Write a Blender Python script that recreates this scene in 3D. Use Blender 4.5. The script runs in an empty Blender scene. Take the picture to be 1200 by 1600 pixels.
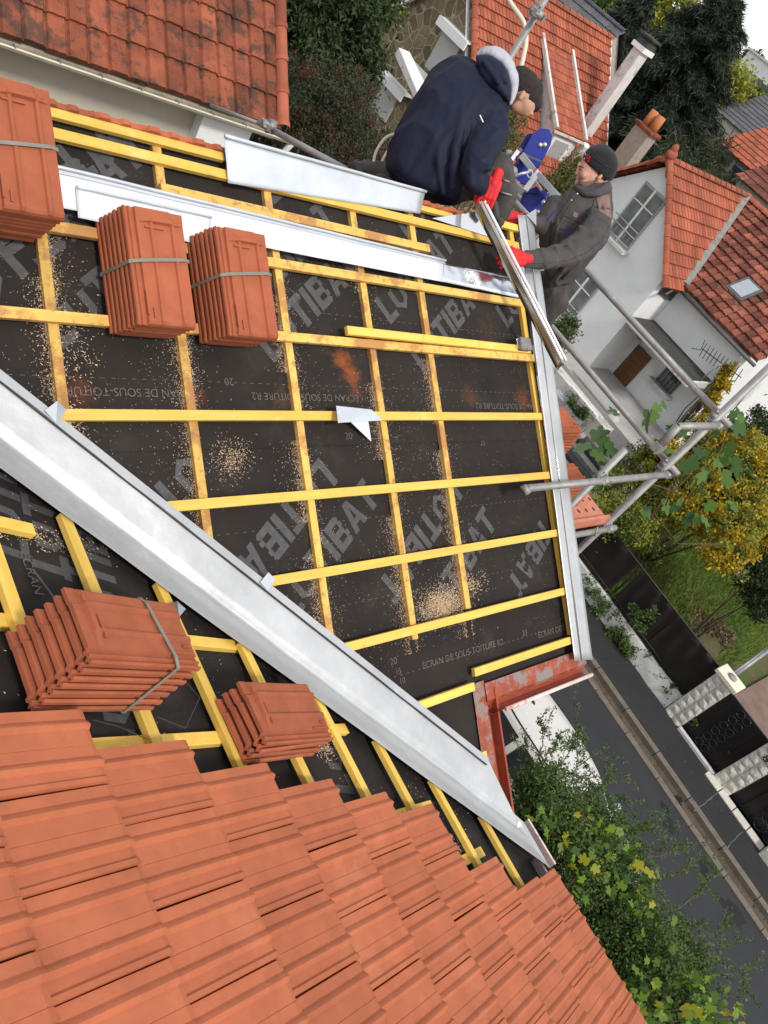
import bpy, bmesh, math, random
import numpy as np
from mathutils import Vector, Matrix, noise
random.seed(7); RNG = np.random.default_rng(7)
S = bpy.context.scene; C = S.collection; R = math.radians
# ---------------------------------------------------------------- camera
F = 1241.24
CM = np.array([[0.7264,-0.0801,0.6826],[-0.4818,-0.7676,0.4227],[0.4901,-0.6359,-0.5962]])
_u,_,_v = np.linalg.svd(CM); CM = _u@_v
EYE = np.array([0,0,10.0])
cam = bpy.data.cameras.new('camera'); co = bpy.data.objects.new('camera', cam); C.objects.link(co)
m = Matrix.Identity(4)
for i in range(3):
    m[i][0] = CM[i,0]; m[i][1] = -CM[i,1]; m[i][2] = -CM[i,2]; m[i][3] = EYE[i]
co.matrix_world = m
cam.sensor_fit = 'HORIZONTAL'; cam.sensor_width = 36; cam.lens = 36*F/1200; cam.clip_start = .05; cam.clip_end = 2000
S.camera = co
# ---------------------------------------------------------------- light
W = bpy.data.worlds.new('World'); S.world = W; W.use_nodes = True
nt = W.node_tree; nt.nodes.clear()
out = nt.nodes.new('ShaderNodeOutputWorld'); bg = nt.nodes.new('ShaderNodeBackground')
sky = nt.nodes.new('ShaderNodeTexSky'); sky.sky_type = 'NISHITA'; sky.sun_disc = False
SUN_EL, SUN_AZ = 48, 188       # azimuth measured from +Y clockwise: light comes from behind the camera's left
sky.sun_elevation = R(SUN_EL); sky.sun_rotation = R(SUN_AZ)
tc = nt.nodes.new('ShaderNodeTexCoord'); nz = nt.nodes.new('ShaderNodeTexNoise'); nz.inputs['Scale'].default_value = 2.6; nz.inputs['Detail'].default_value = 6
rp = nt.nodes.new('ShaderNodeValToRGB'); rp.color_ramp.elements[0].position = .33; rp.color_ramp.elements[1].position = .52
mx = nt.nodes.new('ShaderNodeMixRGB'); mx.inputs[2].default_value = (9.2,9.3,9.6,1)
nt.links.new(tc.outputs['Generated'], nz.inputs['Vector']); nt.links.new(nz.outputs['Fac'], rp.inputs[0]); nt.links.new(rp.outputs[0], mx.inputs[0])
nt.links.new(sky.outputs[0], mx.inputs[1]); nt.links.new(mx.outputs[0], bg.inputs[0]); bg.inputs[1].default_value = .10
nt.links.new(bg.outputs[0], out.inputs[0])
sl = bpy.data.lights.new('sun','SUN'); sl.energy = 2.0; sl.angle = R(10); sl.color = (1,.95,.87)
so = bpy.data.objects.new('sun', sl); C.objects.link(so)
_az = R(SUN_AZ); _el = R(SUN_EL)
so.rotation_euler = Vector((math.sin(_az)*math.cos(_el), math.cos(_az)*math.cos(_el), math.sin(_el))).to_track_quat('Z','Y').to_euler()
S.view_settings.view_transform = 'Standard'; S.view_settings.look = 'None'; S.view_settings.gamma = 1; S.view_settings.exposure = 0.36
S.render.engine = 'CYCLES'
# ---------------------------------------------------------------- pixel -> place helpers (planes of the real scene)
def ray(x, y): return CM@np.array([x-600, y-800, F])/F
A_, B_ = R(32.5), R(25.94)
NM = np.array([0,-math.sin(A_),math.cos(A_)]); DM = -3.0
NW = np.array([math.sin(B_),0,math.cos(B_)]); DW = -1.5693
def PM(p, h=0): r = ray(*p); return r*((DM+h)/(NM@r))+EYE      # main roof, h above the battens
def PW(p, h=0): r = ray(*p); return r*((DW+h)/(NW@r))+EYE      # wing roof
def AX(p, x): r = ray(*p); return r*x/r[0]+EYE
def AY(p, y): r = ray(*p); return r*y/r[1]+EYE
def AZ(p, z): r = ray(*p); return r*(z-10)/r[2]+EYE
def AD(p, d): return ray(*p)*d+EYE
def mainpt(X, Y, h=0): return np.array([X, Y, 10+(DM/math.cos(A_))+math.tan(A_)*Y])+NM*h
def wingpt(s, Y, h=0): return np.array([s*math.cos(B_), Y, 10+DW/math.cos(B_)-s*math.sin(B_)])+NW*h + np.array([0,0,0])
# shift wingpt so that s=0 is the foot of the perpendicular
def wingpt(s, Y, h=0):
    foot = NW*DW
    return EYE+foot+np.array([math.cos(B_),0,-math.sin(B_)])*s+np.array([0,Y,0])+NW*h
def V(a): return np.array(a, float)
def nrm(a): a = V(a); return a/np.linalg.norm(a)
# ---------------------------------------------------------------- materials
def pmat(name, col, rough=.7, metal=0, var=.25, scale=8, bump=.15, bscale=60, col2=None, tint=0, spots=None, spec=.4, detail=5, stretch=None, sheen=0, coords='Object', bdist=.01):
    m = bpy.data.materials.new(name); m.use_nodes = True; n = m.node_tree; L = n.links
    b = n.nodes['Principled BSDF']; b.inputs['Roughness'].default_value = rough; b.inputs['Metallic'].default_value = metal
    b.inputs['Specular IOR Level'].default_value = spec
    if sheen: b.inputs['Sheen Weight'].default_value = sheen
    t = n.nodes.new('ShaderNodeTexCoord'); vec = t.outputs[coords]
    if stretch:
        mp = n.nodes.new('ShaderNodeMapping'); mp.inputs['Scale'].default_value = stretch; L.new(vec, mp.inputs['Vector']); vec = mp.outputs[0]
    a = n.nodes.new('ShaderNodeTexNoise'); a.inputs['Scale'].default_value = scale; a.inputs['Detail'].default_value = detail; a.inputs['Roughness'].default_value = .65; L.new(vec, a.inputs['Vector'])
    r = n.nodes.new('ShaderNodeValToRGB'); e = r.color_ramp.elements; e[0].position = .3; e[1].position = .7
    c = V(col); c2 = V(col2) if col2 is not None else np.clip(c*(1+var),0,1)
    e[0].color = (*(c*(1-var) if col2 is None else c),1); e[1].color = (*c2,1)
    L.new(a.outputs['Fac'], r.inputs[0]); last = r.outputs[0]
    if spots:   # list of (scale, threshold, colour, amount)
        for sc, th, sc_col, amt in spots:
            q = n.nodes.new('ShaderNodeTexNoise'); q.inputs['Scale'].default_value = sc; q.inputs['Detail'].default_value = 6; q.inputs['Roughness'].default_value = .7; L.new(t.outputs[coords], q.inputs['Vector'])
            rr = n.nodes.new('ShaderNodeValToRGB'); rr.color_ramp.elements[0].position = th; rr.color_ramp.elements[1].position = min(1,th+.08)
            rr.color_ramp.elements[1].color = (amt,amt,amt,1); L.new(q.outputs['Fac'], rr.inputs[0])
            mm = n.nodes.new('ShaderNodeMixRGB'); L.new(rr.outputs[0], mm.inputs[0]); L.new(last, mm.inputs[1]); mm.inputs[2].default_value = (*sc_col,1); last = mm.outputs[0]
    if tint:
        at = n.nodes.new('ShaderNodeAttribute'); at.attribute_name = 'tint'
        mr = n.nodes.new('ShaderNodeMapRange'); mr.inputs[3].default_value = 1-tint; mr.inputs[4].default_value = 1+tint; L.new(at.outputs['Fac'], mr.inputs[0])
        mm = n.nodes.new('ShaderNodeVectorMath'); mm.operation = 'SCALE'; L.new(last, mm.inputs[0]); L.new(mr.outputs[0], mm.inputs['Scale']); last = mm.outputs[0]
    L.new(last, b.inputs['Base Color'])
    if bump:
        q = n.nodes.new('ShaderNodeTexNoise'); q.inputs['Scale'].default_value = bscale; q.inputs['Detail'].default_value = 4; L.new(vec, q.inputs['Vector'])
        bp = n.nodes.new('ShaderNodeBump'); bp.inputs['Strength'].default_value = bump; bp.inputs['Distance'].default_value = bdist; L.new(q.outputs['Fac'], bp.inputs['Height']); L.new(bp.outputs[0], b.inputs['Normal'])
    return m
M = {}
M['tile'] = pmat('terracotta', (.415,.120,.052), .76, var=.14, scale=7, bump=.35, bscale=120, tint=.07, bdist=.002, spots=[(2.3,.56,(.48,.165,.08),.5),(75,.70,(.58,.30,.20),.45),(9,.64,(.37,.14,.085),.55),(28,.70,(.30,.10,.06),.5)])
M['tile_stack'] = pmat('terracotta_stacked', (.36,.10,.045), .88, var=.16, scale=8, bump=.35, bscale=120, tint=.16, bdist=.002, spots=[(50,.72,(.5,.25,.17),.5),(5,.6,(.36,.12,.07),.5)])
M['tile_old'] = pmat('weathered_terracotta', (.235,.066,.032), .9, var=.35, scale=2.5, bump=.4, bscale=50, tint=.3, spots=[(3.6,.50,(.055,.035,.026),.8),(14,.58,(.05,.035,.026),.75),(22,.69,(.38,.35,.28),.8)])
M['tile_far'] = pmat('orange_roof_tile', (.32,.088,.046), .85, var=.2, scale=1.2, bump=0, tint=.22, spots=[(1.1,.62,(.22,.09,.05),.5)])
M['tile_brown'] = pmat('brown_mottled_roof_tile', (.19,.060,.038), .9, var=.5, scale=1.6, bump=0, tint=.45, spots=[(1.7,.6,(.42,.17,.10),.6),(5,.62,(.06,.04,.035),.7)])
M['slate'] = pmat('slate', (.09,.09,.10), .6, var=.25, tint=.2, bump=0)
for _n,_s in (('wood',(.10,1.3,1.3)),('wood_slope',(1.3,.10,.10))):
    M[_n] = pmat('yellow_treated_pine', (.66,.41,.070), .66, col2=(.80,.54,.115), scale=26, bump=.5, bscale=70, stretch=_s, tint=.13, bdist=.002, spots=[(34,.68,(.26,.14,.05),.8),(4,.6,(.84,.66,.28),.4),(12,.60,(.48,.28,.07),.6)])
for _n,_s in (('wood_end',(1.3,.10,.10)),('wood_end_x',(.10,1.3,1.3))):
    M[_n] = pmat('dirty_yellow_batten', (.56,.34,.08), .75, col2=(.74,.49,.12), scale=26, bump=.5, bscale=70, stretch=_s, tint=.15, bdist=.002, spots=[(4,.50,(.36,.15,.06),.75),(24,.56,(.28,.16,.07),.7),(60,.66,(.70,.55,.36),.6)])
M['wood_grey'] = pmat('weathered_plank', (.30,.25,.19), .8, var=.3, scale=6, bump=.3)
M['zinc'] = pmat('zinc_sheet', (.50,.508,.512), .44, .55, var=.12, scale=3.5, bump=.35, bscale=11, bdist=.008, spots=[(60,.66,(.28,.30,.32),.6),(4,.58,(.62,.63,.64),.6),(22,.64,(.36,.37,.38),.4),(140,.72,(.75,.75,.75),.5)])
M['zinc_dull'] = pmat('dull_zinc_sheet', (.62,.66,.70), .42, .5, var=.12, scale=4, bump=.12, bscale=10, bdist=.006, spots=[(18,.62,(.78,.81,.84),.5),(60,.7,(.4,.42,.45),.5)])
M['zinc_shiny'] = pmat('bright_zinc_sheet', (.70,.72,.74), .12, .95, var=.06, scale=3, bump=.1, bscale=7, bdist=.008)
M['zinc_mirror'] = pmat('zinc_painted_dark_reflection', (.40,.385,.36), .10, .95, var=.06, scale=3, bump=.1, bscale=7, bdist=.008)  # base darkened to carry the dark reflections of the held strip's wide face
M['zinc_white'] = pmat('white_filmed_zinc', (.70,.73,.77), .3, .05, var=.04, scale=6, bump=.04, bscale=12, spots=[(45,.74,(.5,.52,.55),.5)])
M['galv'] = pmat('galvanised_tube', (.30,.295,.285), .55, .4, var=.22, scale=9, bump=.2, bscale=90, bdist=.002, spots=[(25,.6,(.50,.48,.45),.7),(12,.6,(.17,.15,.13),.6)])
M['alu'] = pmat('aluminium', (.62,.63,.65), .35, .8, var=.1, scale=8, bump=0)
M['paint_red'] = pmat('red_gutter_paint', (.30,.062,.028), .6, var=.3, scale=12, bump=.2, bscale=60, spots=[(6,.50,(.22,.20,.19),.85),(16,.66,(.36,.34,.33),.8)])
M['paint_red2'] = pmat('red_gutter_paint_inside', (.30,.055,.028), .5, var=.25, scale=9, bump=.1, spots=[(30,.7,(.55,.5,.45),.5)])
M['bead'] = pmat('pale_gutter_lip', (.72,.58,.54), .45, var=.12, scale=14, bump=0, spots=[(9,.55,(.5,.13,.08),.7)])
M['white_wall'] = pmat('white_render', (.80,.80,.79), .9, var=.05, scale=1.4, bump=.12, bscale=30, spots=[(.9,.6,(.54,.54,.53),.6),(5,.68,(.48,.47,.45),.35)])
M['beige_wall'] = pmat('beige_render', (.50,.45,.37), .9, var=.07, scale=3, bump=.15, bscale=60)
M['white'] = pmat('white_paint', (.78,.78,.76), .5, var=.04, scale=3, bump=0)
M['white_old'] = pmat('stained_white_render', (.62,.60,.57), .85, var=.12, scale=3, bump=.2, bscale=30, spots=[(2.4,.55,(.30,.26,.23),.75),(7,.62,(.45,.33,.27),.5)])
M['shutter'] = pmat('pale_grey_shutter', (.42,.41,.38), .6, var=.12, scale=14, bump=0, stretch=(1,1,8))
M['concrete'] = pmat('concrete', (.24,.23,.21), .9, var=.25, scale=5, bump=.3, bscale=40, spots=[(6,.62,(.12,.11,.09),.6)])
M['concrete_pale'] = pmat('pale_concrete', (.40,.39,.37), .9, var=.12, scale=2, bump=.2, spots=[(2,.6,(.28,.27,.25),.6)])
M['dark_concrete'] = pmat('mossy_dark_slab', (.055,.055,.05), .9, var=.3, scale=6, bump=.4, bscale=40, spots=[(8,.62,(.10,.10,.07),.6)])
M['chim'] = pmat('sandstone_render', (.34,.30,.25), .9, var=.18, scale=6, bump=.3)
M['pot'] = pmat('chimney_pot_clay', (.48,.17,.06), .8, var=.2, bump=.1)
M['asphalt'] = pmat('asphalt', (.028,.029,.032), .85, var=.14, scale=1.5, bump=.35, bscale=120, bdist=.006, spots=[(.35,.62,(.028,.028,.031),.8),(40,.70,(.075,.075,.078),.5)])
M['pave'] = pmat('pavement_asphalt', (.025,.025,.026), .85, var=.18, scale=1.2, bump=.35, bscale=110, bdist=.006, spots=[(.5,.6,(.024,.024,.025),.8),(45,.7,(.07,.07,.07),.5)])
M['kerb'] = pmat('kerb_stone', (.15,.125,.10), .85, var=.25, scale=6, bump=.3, bscale=50, spots=[(3,.6,(.09,.08,.06),.7)])
M['channel'] = pmat('channel_stone', (.085,.068,.05), .8, var=.3, scale=4, bump=.3, bscale=50, spots=[(10,.66,(.2,.12,.04),.5)])
M['drive'] = pmat('red_brown_paving', (.19,.125,.10), .9, var=.2, scale=3, bump=.3, bscale=30)
M['soil'] = pmat('garden_soil_and_moss', (.055,.062,.018), .95, col2=(.10,.075,.04), scale=2.2, bump=.7, bscale=12, bdist=.05, spots=[(.9,.52,(.045,.095,.015),.8)])
M['ground'] = pmat('far_ground', (.07,.08,.05), .95, var=.4, scale=.1, bump=0)
M['rock'] = pmat('stone_base', (.3,.24,.15), .9)
M['mesh'] = pmat('brown_privacy_mesh', (.017,.011,.010), .8, var=.25, scale=1.5, bump=.4, bscale=240, bdist=.004)
M['wallwhite'] = pmat('flaking_white_wall', (.62,.62,.58), .9, var=.1, scale=5, bump=.5, bscale=24, spots=[(5,.56,(.07,.075,.05),.9),(20,.63,(.16,.14,.11),.8)])
M['stonepillar'] = pmat('cast_stone', (.62,.59,.52), .85, var=.1, scale=9, bump=.5, bscale=22, bdist=.02)
M['cap'] = pmat('cream_cap_stone', (.70,.66,.53), .8, var=.06, bump=.1)
M['gate'] = pmat('dark_brown_gate', (.018,.013,.012), .5, var=.2, scale=8, bump=0)
M['black'] = pmat('black', (.012,.012,.013), .5, var=.1, bump=0)
M['glass'] = pmat('dark_window_glass', (.06,.065,.07), .08, var=.2, bump=0, spec=.8)
M['glass_pale'] = pmat('curtained_window_glass', (.17,.175,.17), .12, var=.35, scale=2.5, bump=0, spec=.8)
M['skyglass'] = pmat('roof_window_glass', (.33,.36,.40), .12, var=.1, bump=0, spec=.8)
M['frame_grey'] = pmat('grey_window_frame', (.34,.35,.36), .6, var=.08, bump=0)
M['frame_dark'] = pmat('dark_frame', (.10,.10,.10), .6, bump=0)
M['door'] = pmat('brown_panel', (.14,.062,.022), .5, var=.35, scale=3, bump=.05, stretch=(1,1,4))
M['carpaint'] = pmat('pale_beige_car_paint', (.62,.60,.565), .25, .1, var=.03, bump=0, spec=.6)
M['carglass'] = pmat('car_glass', (.012,.014,.018), .06, var=.1, bump=0, spec=.8)
M['rubber'] = pmat('black_rubber', (.015,.015,.015), .8, bump=0)
M['navy'] = pmat('navy_jacket_cloth', (.0055,.0085,.026), .7, var=.12, scale=5, bump=.15, bscale=500, bdist=.001, spec=.3)
M['hood'] = pmat('grey_fleece', (.42,.43,.47), .95, var=.14, scale=60, bump=.5, bscale=200, bdist=.003)
M['grey_cloth'] = pmat('charcoal_work_cloth', (.066,.058,.058), .92, var=.25, scale=10, bump=.2, bscale=400, bdist=.001, spots=[(7,.6,(.075,.068,.064),.5)])
M['worn'] = pmat('faded_pink_brown_patch', (.20,.125,.11), .95, var=.3, scale=22, bump=.3)
M['strap_dark'] = pmat('dark_green_strap', (.045,.06,.045), .5, bump=0)
M['trouser'] = pmat('grey_brown_trouser', (.062,.055,.052), .95, var=.3, scale=12, bump=.35, bscale=200, bdist=.002)
M['skin'] = pmat('skin', (.46,.25,.17), .55, var=.14, scale=16, bump=.15, bscale=120, bdist=.001)
M['hair'] = pmat('dark_hair', (.022,.014,.011), .8, var=.4, scale=60, bump=.8, bscale=220, bdist=.004)
M['stubble'] = pmat('stubble', (.16,.09,.065), .8, var=.2, scale=60, bump=.2)
M['beanie'] = pmat('black_knit', (.009,.009,.010), .95, var=.25, scale=60, bump=.5, bscale=300, bdist=.002, sheen=.1)
M['glove'] = pmat('red_glove', (.62,.02,.022), .7, var=.18, scale=30, bump=.3, bscale=200, bdist=.002)
M['glovegrey'] = pmat('grey_glove_palm', (.06,.055,.055), .7, var=.2, bump=.2)
M['redtext'] = pmat('red_embroidery', (.55,.01,.03), .7, bump=0, var=.05)
M['whitetext'] = pmat('white_embroidery', (.8,.8,.8), .7, bump=0, var=.03)
M['blue'] = pmat('blue_painted_steel', (.012,.022,.235), .38, .1, var=.12, scale=7, bump=.05, spots=[(14,.66,(.06,.07,.22),.5)])
M['strap'] = pmat('grey_green_strap', (.20,.20,.165), .5, var=.15, bump=0)
M['print'] = pmat('grey_print', (.072,.070,.072), .8, var=.22, scale=25, bump=0)
M['printfine'] = pmat('fine_grey_print', (.105,.092,.08), .8, var=.35, scale=40, bump=0)
M['chip'] = pmat('wood_shavings', (.66,.47,.30), .9, var=.25, scale=40, bump=0, tint=.3)
M['decksteel'] = pmat('orange_red_steel_deck', (.55,.20,.13), .7, var=.15, scale=9, bump=.1, spots=[(9,.6,(.62,.35,.27),.5)])
M['block'] = pmat('grey_abrasive_block', (.20,.19,.185), .9, var=.3, scale=30, bump=.4, spots=[(20,.6,(.25,.12,.08),.5)])
M['hose'] = pmat('cream_hose', (.62,.56,.45), .5, bump=0, var=.05)
M['bark'] = pmat('bark', (.10,.072,.05), .95, var=.4, scale=12, bump=.6)
M['yellow'] = pmat('yellow_road_paint', (.62,.43,.06), .8, var=.15, bump=0)
M['crack'] = pmat('pale_pavement_crack', (.12,.12,.12), .9, bump=0)
M['lichen'] = M['concrete']
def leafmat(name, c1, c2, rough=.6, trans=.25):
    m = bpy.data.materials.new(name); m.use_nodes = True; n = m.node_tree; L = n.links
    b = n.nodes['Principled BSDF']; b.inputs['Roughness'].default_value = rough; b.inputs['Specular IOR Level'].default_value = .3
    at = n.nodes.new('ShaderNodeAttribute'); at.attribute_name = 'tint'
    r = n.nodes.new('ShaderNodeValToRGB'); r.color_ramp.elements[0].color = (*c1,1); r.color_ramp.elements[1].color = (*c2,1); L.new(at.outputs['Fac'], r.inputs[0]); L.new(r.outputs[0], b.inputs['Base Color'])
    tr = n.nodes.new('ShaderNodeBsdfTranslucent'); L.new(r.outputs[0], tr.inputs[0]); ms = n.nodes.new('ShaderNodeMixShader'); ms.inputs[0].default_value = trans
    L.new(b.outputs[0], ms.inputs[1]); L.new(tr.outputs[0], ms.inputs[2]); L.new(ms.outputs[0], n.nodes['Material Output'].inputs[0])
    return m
M['l_dark'] = leafmat('dark_laurel_leaf', (.012,.026,.010), (.06,.09,.028))
M['l_cot'] = leafmat('cotoneaster_leaf', (.020,.030,.018), (.085,.095,.045))
M['l_red'] = leafmat('rusty_red_leaf', (.06,.016,.010), (.13,.05,.03))
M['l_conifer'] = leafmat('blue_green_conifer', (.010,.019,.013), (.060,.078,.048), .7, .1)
M['l_yellow'] = leafmat('yellow_autumn_leaf', (.20,.16,.018), (.66,.46,.025), .6, .35)
M['l_yg'] = leafmat('yellow_green_leaf', (.11,.15,.02), (.44,.42,.06), .6, .35)
M['l_fig'] = leafmat('fig_leaf', (.035,.09,.016), (.19,.30,.035), .5, .35)
M['l_figy'] = leafmat('turning_fig_leaf', (.20,.30,.03), (.58,.45,.03), .5, .35)
M['l_figd'] = leafmat('dark_vine_leaf', (.025,.07,.016), (.12,.22,.04), .5, .3)
M['l_pyra'] = leafmat('small_green_leaf', (.035,.07,.018), (.15,.23,.06), .55, .3)
M['l_mid'] = leafmat('mid_green_leaf', (.03,.06,.015), (.12,.17,.05))
M['l_olive'] = leafmat('olive_green_leaf', (.06,.07,.022), (.20,.19,.06))
M['grass'] = leafmat('garden_grass', (.07,.17,.018), (.28,.38,.07), .6, .3)
M['dead'] = leafmat('dead_grass_and_leaves', (.09,.05,.03), (.27,.20,.11), .8, .2)

# roof underlay: dark brown-black felt with fine grid threads and red tile dust
def underlay():
    m = pmat('roof_underlay', (.0220,.0172,.0148), .85, spec=.25, var=.30, scale=2.2, bump=.6, bscale=7, bdist=.02, spots=[(130,.68,(.20,.17,.14),.4),(3,.55,(.036,.029,.024),.6),(320,.68,(.30,.27,.22),.45)])
    n = m.node_tree; L = n.links; b = n.nodes['Principled BSDF']
    base = b.inputs['Base Color'].links[0].from_socket
    geo = n.nodes.new('ShaderNodeNewGeometry')
    nz = n.nodes.new('ShaderNodeTexNoise'); nz.inputs['Scale'].default_value = 24; nz.inputs['Detail'].default_value = 12; nz.inputs['Roughness'].default_value = .88; L.new(geo.outputs['Position'], nz.inputs[0])
    for (p, rad, amt, col) in (((535,562),.13,.95,(.32,.085,.018)),((548,585),.13,.9,(.28,.07,.02)),((556,612),.10,.6,(.2,.055,.02)),((735,620),.15,.45,(.16,.05,.018)),((818,625),.18,.6,(.2,.055,.018)),((765,525),.22,.35,(.10,.04,.018)),((125,612),.14,.55,(.17,.045,.015)),((440,625),.12,.4,(.16,.05,.02)),((310,620),.09,.5,(.17,.045,.015))):
        c = PM(p, -.054); d = n.nodes.new('ShaderNodeVectorMath'); d.operation = 'DISTANCE'; L.new(geo.outputs['Position'], d.inputs[0]); d.inputs[1].default_value = tuple(c)
        mr = n.nodes.new('ShaderNodeMapRange'); mr.inputs[1].default_value = 0; mr.inputs[2].default_value = rad; mr.inputs[3].default_value = 1; mr.inputs[4].default_value = 0; L.new(d.outputs['Value'], mr.inputs[0])
        k = n.nodes.new('ShaderNodeMath'); k.operation = 'MULTIPLY_ADD'; L.new(nz.outputs['Fac'], k.inputs[0]); k.inputs[1].default_value = 1.9; L.new(mr.outputs[0], k.inputs[2])
        rr = n.nodes.new('ShaderNodeMapRange'); rr.inputs[1].default_value = 1.38; rr.inputs[2].default_value = 2.05; rr.inputs[4].default_value = amt; L.new(k.outputs[0], rr.inputs[0])
        mm = n.nodes.new('ShaderNodeMixRGB'); L.new(rr.outputs[0], mm.inputs[0]); L.new(base, mm.inputs[1]); mm.inputs[2].default_value = (*col,1); base = mm.outputs[0]
    L.new(base, b.inputs['Base Color'])
    return m
M['felt'] = underlay()
# stone masonry
def stonemat():
    m = bpy.data.materials.new('rubble_stone'); m.use_nodes = True; n = m.node_tree; L = n.links; b = n.nodes['Principled BSDF']; b.inputs['Roughness'].default_value = .9
    t = n.nodes.new('ShaderNodeTexCoord'); nz = n.nodes.new('ShaderNodeTexNoise'); nz.inputs['Scale'].default_value = 2.5; L.new(t.outputs['Object'], nz.inputs[0])
    ad = n.nodes.new('ShaderNodeMixRGB'); ad.inputs[0].default_value = .12; L.new(t.outputs['Object'], ad.inputs[1]); L.new(nz.outputs['Color'], ad.inputs[2])
    v = n.nodes.new('ShaderNodeTexVoronoi'); v.feature = 'DISTANCE_TO_EDGE'; v.inputs['Scale'].default_value = 2.9; L.new(ad.outputs[0], v.inputs['Vector'])
    v2 = n.nodes.new('ShaderNodeTexVoronoi'); v2.inputs['Scale'].default_value = 2.9; L.new(ad.outputs[0], v2.inputs['Vector'])
    r = n.nodes.new('ShaderNodeValToRGB'); r.color_ramp.elements[0].position = .03; r.color_ramp.elements[1].position = .07; L.new(v.outputs['Distance'], r.inputs[0])
    c = n.nodes.new('ShaderNodeValToRGB'); c.color_ramp.elements[0].color = (.10,.072,.038,1); c.color_ramp.elements[1].color = (.26,.20,.115,1); L.new(v2.outputs['Color'], c.inputs[0])
    mx = n.nodes.new('ShaderNodeMixRGB'); L.new(r.outputs[0], mx.inputs[0]); mx.inputs[1].default_value = (.36,.30,.20,1); L.new(c.outputs[0], mx.inputs[2])
    n2 = n.nodes.new('ShaderNodeTexNoise'); n2.inputs['Scale'].default_value = 9; n2.inputs['Detail'].default_value = 6; L.new(t.outputs['Object'], n2.inputs[0])
    m2 = n.nodes.new('ShaderNodeMixRGB'); m2.blend_type = 'MULTIPLY'; m2.inputs[0].default_value = .6; L.new(mx.outputs[0], m2.inputs[1]); L.new(n2.outputs['Fac'], m2.inputs[2])
    g = n.nodes.new('ShaderNodeVectorMath'); g.operation = 'SCALE'; g.inputs['Scale'].default_value = 1.35; L.new(m2.outputs[0], g.inputs[0]); L.new(g.outputs[0], b.inputs['Base Color'])
    bp = n.nodes.new('ShaderNodeBump'); bp.inputs['Distance'].default_value = .05; bp.inputs['Strength'].default_value = .7; L.new(r.outputs[0], bp.inputs['Height']); L.new(bp.outputs[0], b.inputs['Normal'])
    return m
M['stone'] = stonemat()

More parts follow.
